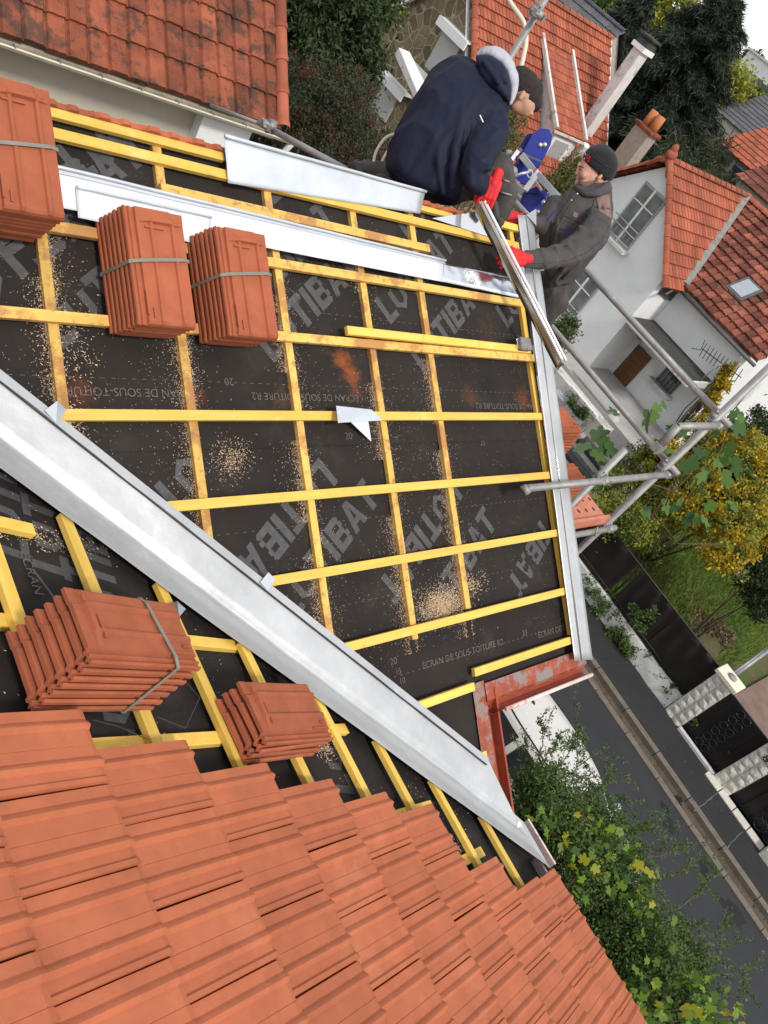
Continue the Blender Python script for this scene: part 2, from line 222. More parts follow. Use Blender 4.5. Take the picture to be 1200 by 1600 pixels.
# ---------------------------------------------------------------- objects
ORG = {}
def link(name, me, mat, parent=None, org=None):
    o = bpy.data.objects.new(name, me); C.objects.link(o)
    if mat is not None: me.materials.append(M[mat] if isinstance(mat, str) else mat)
    return o
def tag(o, label, cat, group=None, kind=None):
    o['label'] = label; o['category'] = cat
    if group: o['group'] = group
    if kind: o['kind'] = kind
    return o
def thing(name, label, cat, loc, group=None):
    o = bpy.data.objects.new(name, None); C.objects.link(o); o.empty_display_size = .1
    o.location = Vector([float(x) for x in loc]); ORG[o.name] = V(loc)
    return tag(o, label, cat, group)
class MB:
    def __init__(s): s.v = []; s.f = []; s.t = []; s.m = []; s.smooth = []; s.tint = .5; s.sm = False; s.mi = 0
    def add(s, verts, faces):
        k = len(s.v); s.v += [tuple(map(float, p)) for p in verts]
        for f in faces: s.f.append(tuple(i+k for i in f)); s.t.append(s.tint); s.smooth.append(s.sm); s.m.append(s.mi)
        return s
    def obox(s, c, ax, ay, az):     # centre and three half-axis vectors
        c, ax, ay, az = map(V, (c, ax, ay, az)); P = [c+i*ax+j*ay+k*az for k in (-1,1) for j in (-1,1) for i in (-1,1)]
        F_ = [(0,2,3,1),(4,5,7,6),(0,1,5,4),(2,6,7,3),(0,4,6,2),(1,3,7,5)]
        if np.dot(np.cross(ax,ay),az) < 0: F_ = [f[::-1] for f in F_]
        return s.add(P, F_)
    def box(s, a, b):
        a, b = V(a), V(b); return s.obox((a+b)/2, ((b[0]-a[0])/2,0,0), (0,(b[1]-a[1])/2,0), (0,0,(b[2]-a[2])/2))
    def bar(s, p, q, w, h, up=(0,0,1)):
        p, q = V(p), V(q); d = nrm(q-p); up = V(up); side = nrm(np.cross(d, up)); u = np.cross(side, d)
        return s.obox((p+q)/2, (q-p)/2, side*w/2, u*h/2)
    def tube(s, pts, r, seg=12, cap=True):
        pts = [V(p) for p in pts]; n = len(pts); rr = r if hasattr(r,'__len__') else [r]*n; rings = []; prev = None
        for i, p in enumerate(pts):
            d = nrm(pts[min(i+1,n-1)]-pts[max(i-1,0)])
            if prev is None: a = np.cross(d, (0,0,1) if abs(d[2]) < .9 else (1,0,0))
            else: a = prev-d*np.dot(prev,d)
            a = nrm(a); prev = a; b = np.cross(d, a)
            rings.append([p+rr[i]*(math.cos(t)*a+math.sin(t)*b) for t in np.linspace(0,2*math.pi,seg,endpoint=False)])
        F_ = []
        for i in range(n-1):
            for j in range(seg): F_.append((i*seg+j, i*seg+(j+1)%seg, (i+1)*seg+(j+1)%seg, (i+1)*seg+j))
        if cap: F_.append(tuple(range(seg))[::-1]); F_.append(tuple((n-1)*seg+j for j in range(seg)))
        sm = s.sm; s.sm = True; s.add([v for r_ in rings for v in r_], F_); s.sm = sm
        return s
    def prism(s, poly, vec):        # planar polygon pushed along vec
        poly = [V(p) for p in poly]; vec = V(vec); n = len(poly); P = poly+[p+vec for p in poly]
        F_ = [tuple(range(n))[::-1], tuple(range(n,2*n))]+[(i,(i+1)%n,n+(i+1)%n,n+i) for i in range(n)]
        nn = np.cross(poly[1]-poly[0], poly[2]-poly[1])
        if np.dot(nn, vec) < 0: F_ = [f[::-1] for f in F_]
        return s.add(P, F_)
    def grid(s, fn, nu, nv, smooth=True):
        P = [fn(i/nu, j/nv) for j in range(nv+1) for i in range(nu+1)]
        sm = s.sm; s.sm = smooth
        s.add(P, [(j*(nu+1)+i, j*(nu+1)+i+1, (j+1)*(nu+1)+i+1, (j+1)*(nu+1)+i) for j in range(nv) for i in range(nu)]); s.sm = sm
        return s
    def ball(s, c, r, nu=14, nv=9, ax=None):
        c = V(c); r = V(r) if hasattr(r,'__len__') else V([r,r,r]); ax = np.eye(3) if ax is None else V(ax)
        P = [c+ax[2]*r[2]]
        for j in range(1,nv):
            th = math.pi*j/nv
            for i in range(nu):
                ph = 2*math.pi*i/nu; P.append(c+ax[0]*r[0]*math.sin(th)*math.cos(ph)+ax[1]*r[1]*math.sin(th)*math.sin(ph)+ax[2]*r[2]*math.cos(th))
        P.append(c-ax[2]*r[2]); F_ = []
        for i in range(nu): F_.append((0,1+i,1+(i+1)%nu))
        for j in range(nv-2):
            for i in range(nu): F_.append((1+j*nu+i,1+(j+1)*nu+i,1+(j+1)*nu+(i+1)%nu,1+j*nu+(i+1)%nu))
        L_ = len(P)-1
        for i in range(nu): F_.append((L_,1+(nv-2)*nu+(i+1)%nu,1+(nv-2)*nu+i))
        sm = s.sm; s.sm = True; s.add(P, F_); s.sm = sm
        return s
    def mesh(s, org):
        me = bpy.data.meshes.new('m'); o = V(org)
        me.from_pydata([tuple(V(p)-o) for p in s.v], [], s.f)
        me.polygons.foreach_set('use_smooth', s.smooth)
        me.polygons.foreach_set('material_index', s.m)
        a = me.attributes.new('tint','FLOAT','FACE'); a.data.foreach_set('value', s.t); me.update()
        return me
    def build(s, name, mat, parent=None, bevel=0, label=None):
        if parent is None:
            a = V(s.v); org = np.array([(a[:,0].min()+a[:,0].max())/2,(a[:,1].min()+a[:,1].max())/2,a[:,2].min()])
        else: org = ORG[parent.name]
        me = s.mesh(org); mats = mat if isinstance(mat, (list,tuple)) else [mat]
        o = bpy.data.objects.new(name, me); C.objects.link(o)
        for q in mats: me.materials.append(M[q])
        ORG[o.name] = org
        if parent is None: o.location = Vector(org)
        else: o.parent = parent
        if bevel:
            b = o.modifiers.new('b','BEVEL'); b.width = bevel; b.segments = 2; b.limit_method = 'ANGLE'; b.angle_limit = R(50)
        if label: o['label'] = label
        return o
def single(mb, name, mat, label, cat, group=None, kind=None, bevel=0):
    o = mb.build(name, mat, None, bevel); return tag(o, label, cat, group, kind)
def struct(mb, name, mat): o = mb.build(name, mat); o['kind'] = 'structure'; return o
def tint(mb, lo=0, hi=1): mb.tint = random.uniform(lo,hi)

def text_mesh(body, size, ext=0.0, bold=False):
    c = bpy.data.curves.new('t','FONT'); c.body = body; c.size = size; c.extrude = ext; c.align_x = 'LEFT'
    if bold: c.offset = size*.02
    o = bpy.data.objects.new('t', c); C.objects.link(o); bpy.context.view_layer.update()
    me = bpy.data.meshes.new_from_object(o.evaluated_get(bpy.context.evaluated_depsgraph_get()))
    P = [tuple(v.co) for v in me.vertices]; Fs = [tuple(p.vertices) for p in me.polygons]
    bpy.data.objects.remove(o); bpy.data.curves.remove(c); bpy.data.meshes.remove(me)
    return P, Fs
def put_text(mb, body, size, org, xdir, ydir, ext=0):
    P, Fs = text_mesh(body, size, ext); org, xd, yd = V(org), nrm(xdir), nrm(ydir); zd = np.cross(xd, yd)
    mb.add([org+xd*p[0]+yd*p[1]+zd*p[2] for p in P], Fs)

def loft(mb, secs, n=22):
    """closed body through cross-sections (left px, right px, depth, half thickness)"""
    rings = []
    S_ = [(V(a),V(b),D,th) for a,b,D,th in secs]; m_ = len(S_)-1
    for i in range(m_*3+1):
        k, t = min(i//3,m_-1), (i-3*min(i//3,m_-1))/3
        g_ = lambda j: S_[min(max(j,0),m_)]
        def cr(q): 
            p0,p1_,p2_,p3_ = [g_(k+o)[q] for o in (-1,0,1,2)]; return .5*((2*p1_)+(-p0+p2_)*t+(2*p0-5*p1_+4*p2_-p3_)*t*t+(-p0+3*p1_-3*p2_+p3_)*t**3)
        a, b, D, th = cr(0), cr(1), cr(2), max(.008,cr(3)); A, B = AD(a,D), AD(b,D); c = (A+B)/2; h = (B-A)/2; w = nrm(ray(*((a+b)/2)))*th
        rings.append([c+h*math.copysign(abs(math.cos(x))**.9,math.cos(x))+w*math.copysign(abs(math.sin(x))**.9,math.sin(x)) for x in np.linspace(0,2*math.pi,n,endpoint=False)])
    N = len(rings); mb.add([p for r_ in rings for p in r_]+[sum(rings[0])/n,sum(rings[-1])/n],[(i*n+j,i*n+(j+1)%n,(i+1)*n+(j+1)%n,(i+1)*n+j) for i in range(N-1) for j in range(n)]+[(N*n,(j+1)%n,j) for j in range(n)]+[(N*n+1,(N-1)*n+j,(N-1)*n+(j+1)%n) for j in range(n)])
# organic surfaces: many overlapping balls fused by a voxel remesh
def blob(name, mat, items, parent, voxel=.012, smooth=4, folds=0, fscale=6, fdir=(1,1,1), label=None):
    mb = MB()
    for it in items:
        if it[0] == 'loft': loft(mb, it[1])
        elif it[0] == 'e': mb.ball(it[1], it[2], 20, 14, it[3] if len(it) > 3 else None)
        else:
            p0, r0, p1, r1 = it[1:5]; p0, p1 = V(p0), V(p1); L_ = np.linalg.norm(p1-p0); n = max(2, int(L_/(min(r0,r1)*.28))+1)
            fl = it[5] if len(it) > 5 else None
            for k in range(n+1):
                t = k/n; r_ = r0+(r1-r0)*t; mb.ball(p0+(p1-p0)*t, r_, 14, 10)
    org = ORG[parent.name] if parent else V(mb.v).mean(0)
    me = mb.mesh(org); o = bpy.data.objects.new('tmp', me); C.objects.link(o)
    r_ = o.modifiers.new('r','REMESH'); r_.mode = 'VOXEL'; r_.voxel_size = voxel
    s_ = o.modifiers.new('s','SMOOTH'); s_.iterations = smooth; s_.factor = .6
    bpy.context.view_layer.update()
    me2 = bpy.data.meshes.new_from_object(o.evaluated_get(bpy.context.evaluated_depsgraph_get())); bpy.data.objects.remove(o)
    if folds:
        n = len(me2.vertices); fd = V(fdir)
        nor = [v.normal.copy() for v in me2.vertices]
        for v, nn in zip(me2.vertices, nor):
            q = V(v.co)*fd*fscale
            a = noise.noise(Vector(q)); a = 1-2*abs(a)
            b = noise.noise(Vector(q*2.3+5)); b = 1-2*abs(b)
            v.co += nn*folds*(a*.95+b*.22-.5)
    me2.polygons.foreach_set('use_smooth', [True]*len(me2.polygons)); me2.materials.clear(); me2.materials.append(M[mat]); me2.update()
    ob = bpy.data.objects.new(name, me2); C.objects.link(ob); ORG[ob.name] = org
    if parent: ob.parent = parent
    else: ob.location = Vector(org)
    if label: ob['label'] = label
    return ob

from mathutils.bvhtree import BVHTree
def caster(o):
    w = Vector(ORG[o.name]); me = o.data
    t = BVHTree.FromPolygons([v.co+w for v in me.vertices], [p.vertices[:] for p in me.polygons])
    def f(x, y, lift=0):
        d = Vector(ray(x,y)).normalized(); h = t.ray_cast(Vector(EYE), d)
        return None if h[0] is None else V(h[0])+V(h[1])*lift
    return f
def seam(o, pts, r, mat, parent, name='seam', lift=-.001):
    f = caster(o); P = []
    for a,b in zip(pts,pts[1:]):
        for k in range(6):
            q = f(a[0]+(b[0]-a[0])*k/6, a[1]+(b[1]-a[1])*k/6, lift)
            if q is not None and (not P or np.linalg.norm(q-P[-1]) < .12): P.append(q)
    if len(P) > 2: mb = MB(); mb.tube(P, r, 6); mb.build(name, mat, parent)
def decal(o, body, px, size, xd, yd, mat, parent, name, lift=.0025, grow=(0,0)):
    f = caster(o); P, Fs = text_mesh(body, 1.0); Q = []
    for p in P:
        x = px[0]+xd[0]*p[0]*size+yd[0]*p[1]*size; y = px[1]+xd[1]*p[0]*size+yd[1]*p[1]*size; q = f(x,y,lift)
        if q is None: return
        Q.append(q)
    mb = MB(); mb.add(Q,Fs); mb.build(name,mat,parent)
def patch(o, q, mat, parent, name, lift=.004, nu=8, nv=6):
    f = caster(o); P = []
    for j in range(nv+1):
        for i in range(nu+1):
            u, v = i/nu, j/nv; x, y = [(q[0][k]*(1-u)+q[1][k]*u)*(1-v)+(q[3][k]*(1-u)+q[2][k]*u)*v for k in (0,1)]; h = f(x,y,lift)
            if h is None: return
            P.append(h)
    mb = MB(); mb.sm = True; mb.add(P,[(j*(nu+1)+i,j*(nu+1)+i+1,(j+1)*(nu+1)+i+1,(j+1)*(nu+1)+i) for j in range(nv) for i in range(nu)]); mb.build(name,mat,parent)
# foliage from real leaf-sized faces, numpy
def leaf_mesh(centres, dirs, ups, L_, Wd, tints, org, name, mat, parent, shape='d'):
    n = len(centres); side = np.cross(dirs, ups); side /= (np.linalg.norm(side,axis=1,keepdims=True)+1e-9)
    L_ = np.broadcast_to(np.asarray(L_,float).reshape(-1,1),(n,1)); Wd = np.broadcast_to(np.asarray(Wd,float).reshape(-1,1),(n,1))
    if shape == 'd':
        P = np.stack([centres, centres+dirs*L_*.45+side*Wd*.5, centres+dirs*L_-ups*L_*.12, centres+dirs*L_*.45-side*Wd*.5],1); k = 4
    elif shape == 'fig':
        prof = [(0,0),(-.05,.20),(.08,.40),(.26,.36),(.34,.24),(.50,.48),(.70,.46),(.66,.20),(.86,.16),(1,0),(.86,-.16),(.66,-.20),(.70,-.46),(.50,-.48),(.34,-.24),(.26,-.36),(.08,-.40),(-.05,-.20)]
        P = np.stack([centres+dirs*L_*a+side*Wd*b-ups*L_*(.10*abs(b)*2+.12*a*a) for a,b in prof],1); k = len(prof)
    P = P.reshape(-1,3)-np.asarray(org)
    me = bpy.data.meshes.new(name); me.vertices.add(len(P)); me.vertices.foreach_set('co', P.ravel())
    me.loops.add(n*k); me.loops.foreach_set('vertex_index', np.arange(n*k,dtype=np.int32)); me.polygons.add(n)
    me.polygons.foreach_set('loop_start', np.arange(0,n*k,k,dtype=np.int32)); me.polygons.foreach_set('loop_total', np.full(n,k,dtype=np.int32))
    a = me.attributes.new('tint','FLOAT','FACE'); a.data.foreach_set('value', np.clip(tints,0,1)); me.update(calc_edges=True); me.materials.append(M[mat])
    o = bpy.data.objects.new(name, me); C.objects.link(o); ORG[o.name] = V(org)
    if parent: o.parent = parent
    else: o.location = Vector([float(x) for x in org])
    return o
def rdirs(n, bias=(0,0,0)):
    d = RNG.normal(size=(n,3))+np.asarray(bias,float); return d/np.linalg.norm(d,axis=1,keepdims=True)
def crown_pts(n, ells, nclump, spread, shell=.55):
    """points in clumps spread through ellipsoids [(centre, radii)]"""
    vol = np.array([np.prod(r)**(2/3) for c,r in ells]); pk = RNG.choice(len(ells), nclump, p=vol/vol.sum())
    d = rdirs(nclump); rad = shell+(1-shell)*RNG.random((nclump,1))
    cc = np.array([ells[i][0] for i in pk])+d*rad*np.array([ells[i][1] for i in pk])
    ci = RNG.integers(0,nclump,n); ct = RNG.random(nclump)
    P = cc[ci]+RNG.normal(size=(n,3))*spread*(.5+RNG.random((nclump,1)))[ci]
    return P, ct[ci], cc
def shrub(name, label, cat, base, ells, n, mat, leaf=(.07,.035), nclump=120, spread=.12, group=None, stems=True, extra=None, up=.3, kind=None, stem_mat='bark', tintmix=.5, shell=.5, shape='d', stem_r=.03, nst=24):
    t = thing(name, label, cat, base, group)
    P, ct, cc = crown_pts(n, ells, nclump, spread, shell)
    tn = ct*tintmix+RNG.random(n)*(1-tintmix)
    leaf_mesh(P, rdirs(n,(0,0,up)), rdirs(n,(0,0,1.2)), leaf[0]*(.6+.8*RNG.random(n)), leaf[1]*(.7+.6*RNG.random(n)), tn, base, 'foliage', mat, t, shape)
    if extra:
        for em, frac, sz in extra:
            k = int(n*frac); P, ct, _ = crown_pts(k, ells, max(4,int(nclump*frac*1.5)), spread*.8, .85)
            leaf_mesh(P, rdirs(k,(0,0,up)), rdirs(k,(0,0,1.2)), sz[0]*(.7+.6*RNG.random(k)), sz[1]*(.7+.6*RNG.random(k)), .5*ct+.5*RNG.random(k), base, 'turned_foliage', em, t, shape)
    if stems:
        mb = MB(); bb = V(base)
        for i in RNG.choice(len(cc), min(nst,len(cc)), replace=False):
            q = cc[i]; mid = bb+(q-bb)*.5+V([RNG.normal()*.1,RNG.normal()*.1,.15]); mb.tube([bb+V([RNG.normal()*.06,RNG.normal()*.06,0]), mid, q], [stem_r, stem_r*.6, stem_r*.25], 6)
        mb.build('stem', stem_mat, t)
    return t
# ================================================================ setting: ground
YD = V((0,1,0)); XD = V((1,0,0)); ZD = V((0,0,1))
g = MB(); g.box((-60,-60,-.5),(9.0,60,-.02)); struct(g,'near_plot_ground','soil')
g = MB(); g.box((9.0,-60,-.4),(14.05,60,0)); struct(g,'road','asphalt')
g = MB()
for k in range(-14,22):
    y0 = k*1.0; g.tint = random.random(); g.box((14.05,y0,-.3),(14.20,y0+.985,.035))
struct(g,'channel_edge_stones','kerb')
g = MB(); g.box((14.20,-30,-.3),(14.45,30,-.015)); struct(g,'gutter_channel','channel')
g = MB()
for k in range(-14,22):
    y0 = k*1.0+.4; g.tint = random.random(); g.box((14.45,y0,-.3),(14.60,y0+.985,.10))
struct(g,'kerb_stones','kerb')
g = MB(); g.box((14.60,-60,-.3),(15.70,60,.095)); struct(g,'pavement','pave')
g = MB(); g.box((14.06,-4.6,.036),(14.15,-3.15,.040)); g.box((14.46,-4.6,.101),(14.56,-2.85,.104)); struct(g,'yellow_kerb_marking','yellow')
g = MB()
for (a,b) in (((1085,1268),(1122,1238)),((1130,1330),(1160,1300))):
    p, q = AZ(a,.098), AZ(b,.098); p[2] = q[2] = .098
    n_ = 9; pts = [p+(q-p)*i/n_+V([random.uniform(-.012,.012),random.uniform(-.012,.012),0]) for i in range(n_+1)]
    for i in range(n_): g.bar(pts[i], pts[i+1], random.uniform(.012,.03), .003)
struct(g,'pavement_crack','crack')
# patches of wet dark stain on the road (real dark patches seen in the photo)
g = MB()
for (c,rx) in (((1040,1275),.16),((1100,1360),.10),((1145,1425),.20),((1055,1245),.1)):
    c = AZ(c,.0); 
    for k in range(5):
        cc = c+V([random.uniform(-rx,rx),random.uniform(-rx,rx)*1.3,0]); n_ = 11
        g.add([cc+V([math.cos(t)*rx*random.uniform(.3,.75),math.sin(t)*rx*random.uniform(.4,1.0),.004+.0006*k]) for t in np.linspace(0,2*math.pi,n_,endpoint=False)], [tuple(range(n_))])
struct(g,'road_stain','black')
# garden terrain beyond the wall
def gz(x, y):
    t = min(1,max(0,(x-16.0)/4.0)); s = min(1,max(0,(y-.9)/.8))
    if y > 5.6: return .12
    return .12+s*(.35+.55*t)+.10*noise.noise(Vector((x*.7,y*.7,0)))*s
g = MB(); g.grid(lambda u,v: V((15.9+u*24, -12+v*60, gz(15.9+u*24,-12+v*60))), 96, 200); struct(g,'garden_ground','soil')
g = MB(); g.box((16.0,-6,.13),(22,.62,.19))
for k in range(7): pass
struct(g,'driveway','drive')
g = MB(); g.box((16.2,5.7,-.3),(20.9,16,.42)); g.box((20.9,5.7,-.3),(23.4,16,1.12)); struct(g,'pale_terrace','concrete_pale')
g = MB(); g.grid(lambda u,v: V((30+u*900-100*0, -500+v*1000, -3.0+6*u)), 30, 30); struct(g,'far_ground','ground')
g = MB(); g.box((-60,-500,-1.2),(31,500,-.7)); struct(g,'base_ground','ground')

# ================================================================ own house
house = thing('house_under_repair','house being re-roofed with dark underlay, yellow battens and a part laid orange tile roof','house',(0,0,0))
XL, XR, YE, YR = -4.0, 4.40, .84, 3.24
def poly_part(name, pts, thick, nvec, mat, parent):
    mb = MB(); mb.prism(pts, V(nvec)*thick); return mb.build(name, mat, parent)
# walls below the roofs
mb = MB(); zt = lambda x,y: 0
mb.box((-3.5,1.2,0),(4.15,5.5,6.55)); mb.box((-3.5,-6,0),(3.15,1.2,6.2)); mb.build('wall','beige_wall',house)
mb = MB(); gp = [V((x,y,z)) for x,y,z in ((4.15,1.2,6.55),(4.15,5.5,6.55),(4.15,3.36,8.35))]; mb.prism(gp,(-.2,0,0)); mb.build('gable','beige_wall',house)
# underlay of main roof (two lapped sheets), wing and far slopes
h0 = -.054
def VL(X): return 2.845-.7636*X                       # valley line Y at X (on the batten planes)
def feltgrid(f, nu, nv, name):
    mb = MB(); mb.grid(f, nu, nv); return mb.build(name,'felt',house)
def wr(x,y): return .0050*noise.noise(Vector((x*3,y*3,1)))+.002*noise.noise(Vector((x*11,y*9,4)))
def mainpatch(x0f, x1f, y0, y1, h, name, nu=60, nv=50):
    def f(u,v):
        Y = y0+(y1-y0)*v; a, b = x0f(Y), x1f(Y); X = a+(b-a)*u
        return mainpt(X, Y, h+wr(X,Y))
    return feltgrid(f, nu, nv, name)
vx = lambda Y: (2.845-Y)/.7636-.10
mainpatch(lambda Y: max(XL,vx(Y)), lambda Y: XR if Y > YE else 3.34, .25, YE, h0-.006, 'roof_underlay', 20, 14)
mainpatch(lambda Y: max(XL,vx(Y)), lambda Y: XR, YE, 2.10, h0-.006, 'roof_underlay', 70, 40)
mainpatch(lambda Y: max(XL,vx(Y)), lambda Y: XR, 2.045, YR, h0, 'roof_underlay', 90, 50)
# wing underlay
def wf(u,v):
    s = -.9+u*5.66; X = s*math.cos(B_)+(EYE+NW*DW)[0]; y1 = VL(X)+.08; Y = -5.5+(y1+5.5)*v
    return wingpt(s, Y, h0+wr(s,Y))
feltgrid(wf, 60, 90, 'wing_underlay')
# unseen far slopes
mb = MB(); e = mainpt(0,YR,-.06); mb.add([(XL,YR,e[2]),(XR,YR,e[2]),(XR,YR+2.4,e[2]-1.53),(XL,YR+2.4,e[2]-1.53)],[(0,1,2,3)])
e2 = wingpt(-.9,0,-.06); mb.add([(e2[0],-5.5,e2[2]),(e2[0],YR,e2[2]),(e2[0]-3.2,YR,e2[2]-1.5),(e2[0]-3.2,-5.5,e2[2]-1.5)],[(0,1,2,3)]); mb.build('far_slope','tile_old',house)
# counter battens
def plank_pt(pf, a, b, w, h, hh, name, mat='wood', nv=None):
    """plank between plane points a,b (2-D), w wide, h thick, bottom at height hh above batten-top plane"""
    mb = MB(); mb.tint = random.random(); p = pf(*a, hh+h/2); q = pf(*b, hh+h/2)
    mb.bar(p, q, w, h, nv); o = mb.build(name, mat, house, bevel=.0025); return o
T = .027
for X, ya, yb, mt in ((.70,2.62,2.36,'wood_end'),(1.235,3.24,1.99,'wood_end'),(1.79,3.24,1.58,'wood_end'),(2.365,3.24,1.13,'wood_end'),(2.92,3.24,1.16,'wood_end'),(3.375,3.24,1.235,'wood_end'),(4.33,3.24,.96,'wood_slope')):
    plank_pt(mainpt, (X,ya), (X+random.uniform(-.012,.012),yb), .043, T, -2*T, 'counter_batten', mt, NM)
# battens of the main roof  (pixel ends)
MAINB = [((60,172),(350,240)),((655,322),(708,335)),((770,345),(812,357)),((60,196),(812,387)),((252,293),(672,388)),((-40,338),(815,470)),((-60,478),(838,561)),((80,645),(850,652)),((262,787),(862,745)),((415,910),(872,832)),((540,1010),(884,925)),((742,1048),(893,1003)),((655,1103),(742,1073))]
for i, (a,b) in enumerate(MAINB):
    P, Q = PM(a), PM(b); Y = (P[1]+Q[1])/2 if i not in (4,) else None
    if Y: P[1] = Q[1] = Y
    plank_pt(mainpt, (P[0],P[1]), (Q[0],Q[1]), .046, T, -T, 'roof_batten', 'wood_end_x' if i in (5,6,4) else 'wood', NM)
p = PM((755,1182)); plank_pt(mainpt,(p[0]-.12,p[1]),(p[0]+.035,p[1]),.046,T,-T,'roof_batten','wood',NM)
# wing battens and counter battens
foot = EYE+NW*DW
_l0, _l1 = PW((0,742)), PW((858,1355))
def LOY(X): return _l0[1]+(X-_l0[0])*(_l1[1]-_l0[1])/(_l1[0]-_l0[0])
def XtoS(X): return (X-foot[0])/math.cos(B_)
for i, X in enumerate((.80,1.13,1.465,1.80,2.145,2.46,2.785,3.11)):
    s = XtoS(X); plank_pt(wingpt, (s, LOY(X)+.05), (s, -.9-.2*i), .05, T, -T, 'wing_batten', 'wood_slope', NW)
for X0, X1, Y in ((-.2,.93,1.285),(.3,1.0,1.69),(1.45,1.86,1.278),(.4,1.5,.86),(1.95,2.3,.862),(2.2,2.70,.425),(2.70,2.95,.14),(-.4,1.6,.0),(1.2,3.4,-.5)):
    plank_pt(wingpt, (XtoS(X0),Y), (XtoS(X1),Y), .05, T, -2*T, 'wing_counter_batten', 'wood', NW)

# ---- printed lettering on the underlay
GL = {'L':[[(0,0),(.62,0),(.62,.22),(.24,.22),(.24,1),(0,1)]],
 'T':[[(0,.78),(.72,.78),(.72,1),(0,1)],[(.24,0),(.48,0),(.48,.775),(.24,.775)]],
 'I':[[(0,0),(.24,0),(.24,1),(0,1)]],
 'B':[[(0,0),(.24,0),(.24,1),(0,1)],[(.24,.78),(.58,.78),(.66,.9),(.55,1),(.24,1)],[(.24,.4),(.6,.4),(.6,.6),(.24,.6)],[(.24,0),(.58,0),(.68,.12),(.58,.22),(.24,.22)],[(.5,.6),(.66,.6),(.66,.78),(.5,.78)],[(.52,.22),(.70,.22),(.70,.4),(.52,.4)]],
 'A':[[(0,0),(.22,0),(.46,1),(.26,1)],[(.5,0),(.74,0),(.50,1),(.40,.9)],[(.2,.2),(.54,.2),(.48,.38),(.24,.38)]],
 'O':[[(0,.25),(.22,.25),(.22,.8),(0,.8)],[(.56,.25),(.78,.25),(.78,.8),(.56,.8)],[(0,.25),(.39,-.05),(.78,.25),(.56,.30),(.39,.17),(.22,.30)]]}
GW = {'L':.72,'T':.80,'I':.34,'B':.82,'A':.84,'O':.90}
def big_word(mb, c, ang, size, pf, hfun, clip):
    x = 0; ca, sa = math.cos(ang), math.sin(ang)
    for ch in 'LOTIBAT':
        for pl in GL[ch]:
            w = []
            for (a,b) in pl:
                a_ = (x+a)*size; b_ = b*size; w.append((c[0]+a_*ca-b_*sa, c[1]+a_*sa+b_*ca))
            if clip(w): mb.add([pf(q[0],q[1],hfun(q[0],q[1])) for q in w], [tuple(range(len(w)))])
        x += GW[ch]
mb = MB(); cs = math.cos(A_)
mp2 = lambda X, SY, h: mainpt(X, SY*cs, h)           # second coordinate measured along the slope
def clipm(w):
    return all((XL < X < 4.36) and (SY*cs < 3.30) and (SY*cs > VL(X)+.05) and SY*cs > .9 for X,SY in w)
hf = lambda X,SY: h0+wr(X,SY*cs)+.0012
hf2 = lambda X,SY: h0-.006+wr(X,SY*cs)+.0012
up_ = lambda w: clipm(w) and all(SY*cs > 2.06 for X,SY in w)
lo_ = lambda w: clipm(w) and all(SY*cs < 2.035 for X,SY in w)
# anchor points read off the photograph: lower-left corner of each L
def words(lst, pf_, hf_, cl_, sz, div):
    for (px, ang) in lst:
        mb = MB(); q = (PM if pf_ is mp2 else PW)(px, h0); q = (q[0],q[1]/cs) if pf_ is mp2 else (XtoS(q[0]),q[1]); big_word(mb, q, R(ang), sz, pf_, hf_, cl_)
        if mb.v: mb.build('bold_printed_word','print',house)
for (px, ang) in (((100,560),39),((430,578),39),((665,594),39),((612,517),39),((795,522),39),((390,500),39),((-60,520),39),((10,420),39),((640,385),39),((430,330),39),((130,300),39)):
    mb = MB(); q = PM(px, h0); big_word(mb, (q[0],q[1]/cs), R(ang), .165, mp2, hf, up_)
    if mb.v: mb.build('bold_printed_word','print',house)
words((((683,998),39),((878,962),39),((462,985),39),((702,752),219),((872,770),219),((500,725),219),((320,690),219)), mp2, hf2, lo_, .165, 1)
mb = MB()
for k in range(2):
    q = PM((195+60*k*5,735), h0)
    for dx in (0,.16,.34,.5): 
        w = [(q[0]+dx,q[1]/cs-.09),(q[0]+dx+.06,q[1]/cs-.09),(q[0]+dx+.06,q[1]/cs+.09),(q[0]+dx,q[1]/cs+.09)]
        if k == 0 and lo_(w): mb.add([mp2(a,b,hf2(a,b)) for a,b in w],[(0,1,2,3)])
mb.build('bold_printed_bar','print',house)
# words on wing underlay
clw = lambda w: all(.6 < s < 3.9 and Y < VL(s*math.cos(B_)+foot[0])-.08 and Y > -.4 for s,Y in w)
hw = lambda s,Y: h0+wr(s,Y)+.0012
for (px, ang) in (((120,905),80),((60,880),80),((215,1010),80),((230,1180),80),((420,1020),80),((560,1240),80),((640,1160),75),((720,1290),80)):
    words(((px,ang),), wingpt, hw, clw, .15, 0)
# fine lettering
mb = MB(); sl_ = nrm(mainpt(0,1)-mainpt(0,0))
def fine(px, body, size, flip=1, h=.0012):
    mb = MB()
    q = PM(px, h0); q = mainpt(q[0], q[1], (h0 if q[1] > 2.06 else h0-.006)+.0045)
    put_text(mb, body, size, q, XD*flip, sl_*flip); mb.build('fine_printed_line','printfine',house)
fine((662,1056), 'ÉCRAN DE SOUS-TOITURE R2', .052); fine((843,1006), 'ÉCRAN DE S', .052)
for px in ((612,1050),(818,1003)): fine(px, '20', .05)
fine((620,1065),'15',.045); fine((626,1080),'10',.045)
for px in ((540,697),(752,705)): fine(px,'20',.05)
for px in ((305,622),(560,628),(845,640)): fine(px, 'ÉCRAN DE SOUS-TOITURE R2', .050, -1)
for px in ((365,603),(690,615)): fine(px,'20',.05,-1)
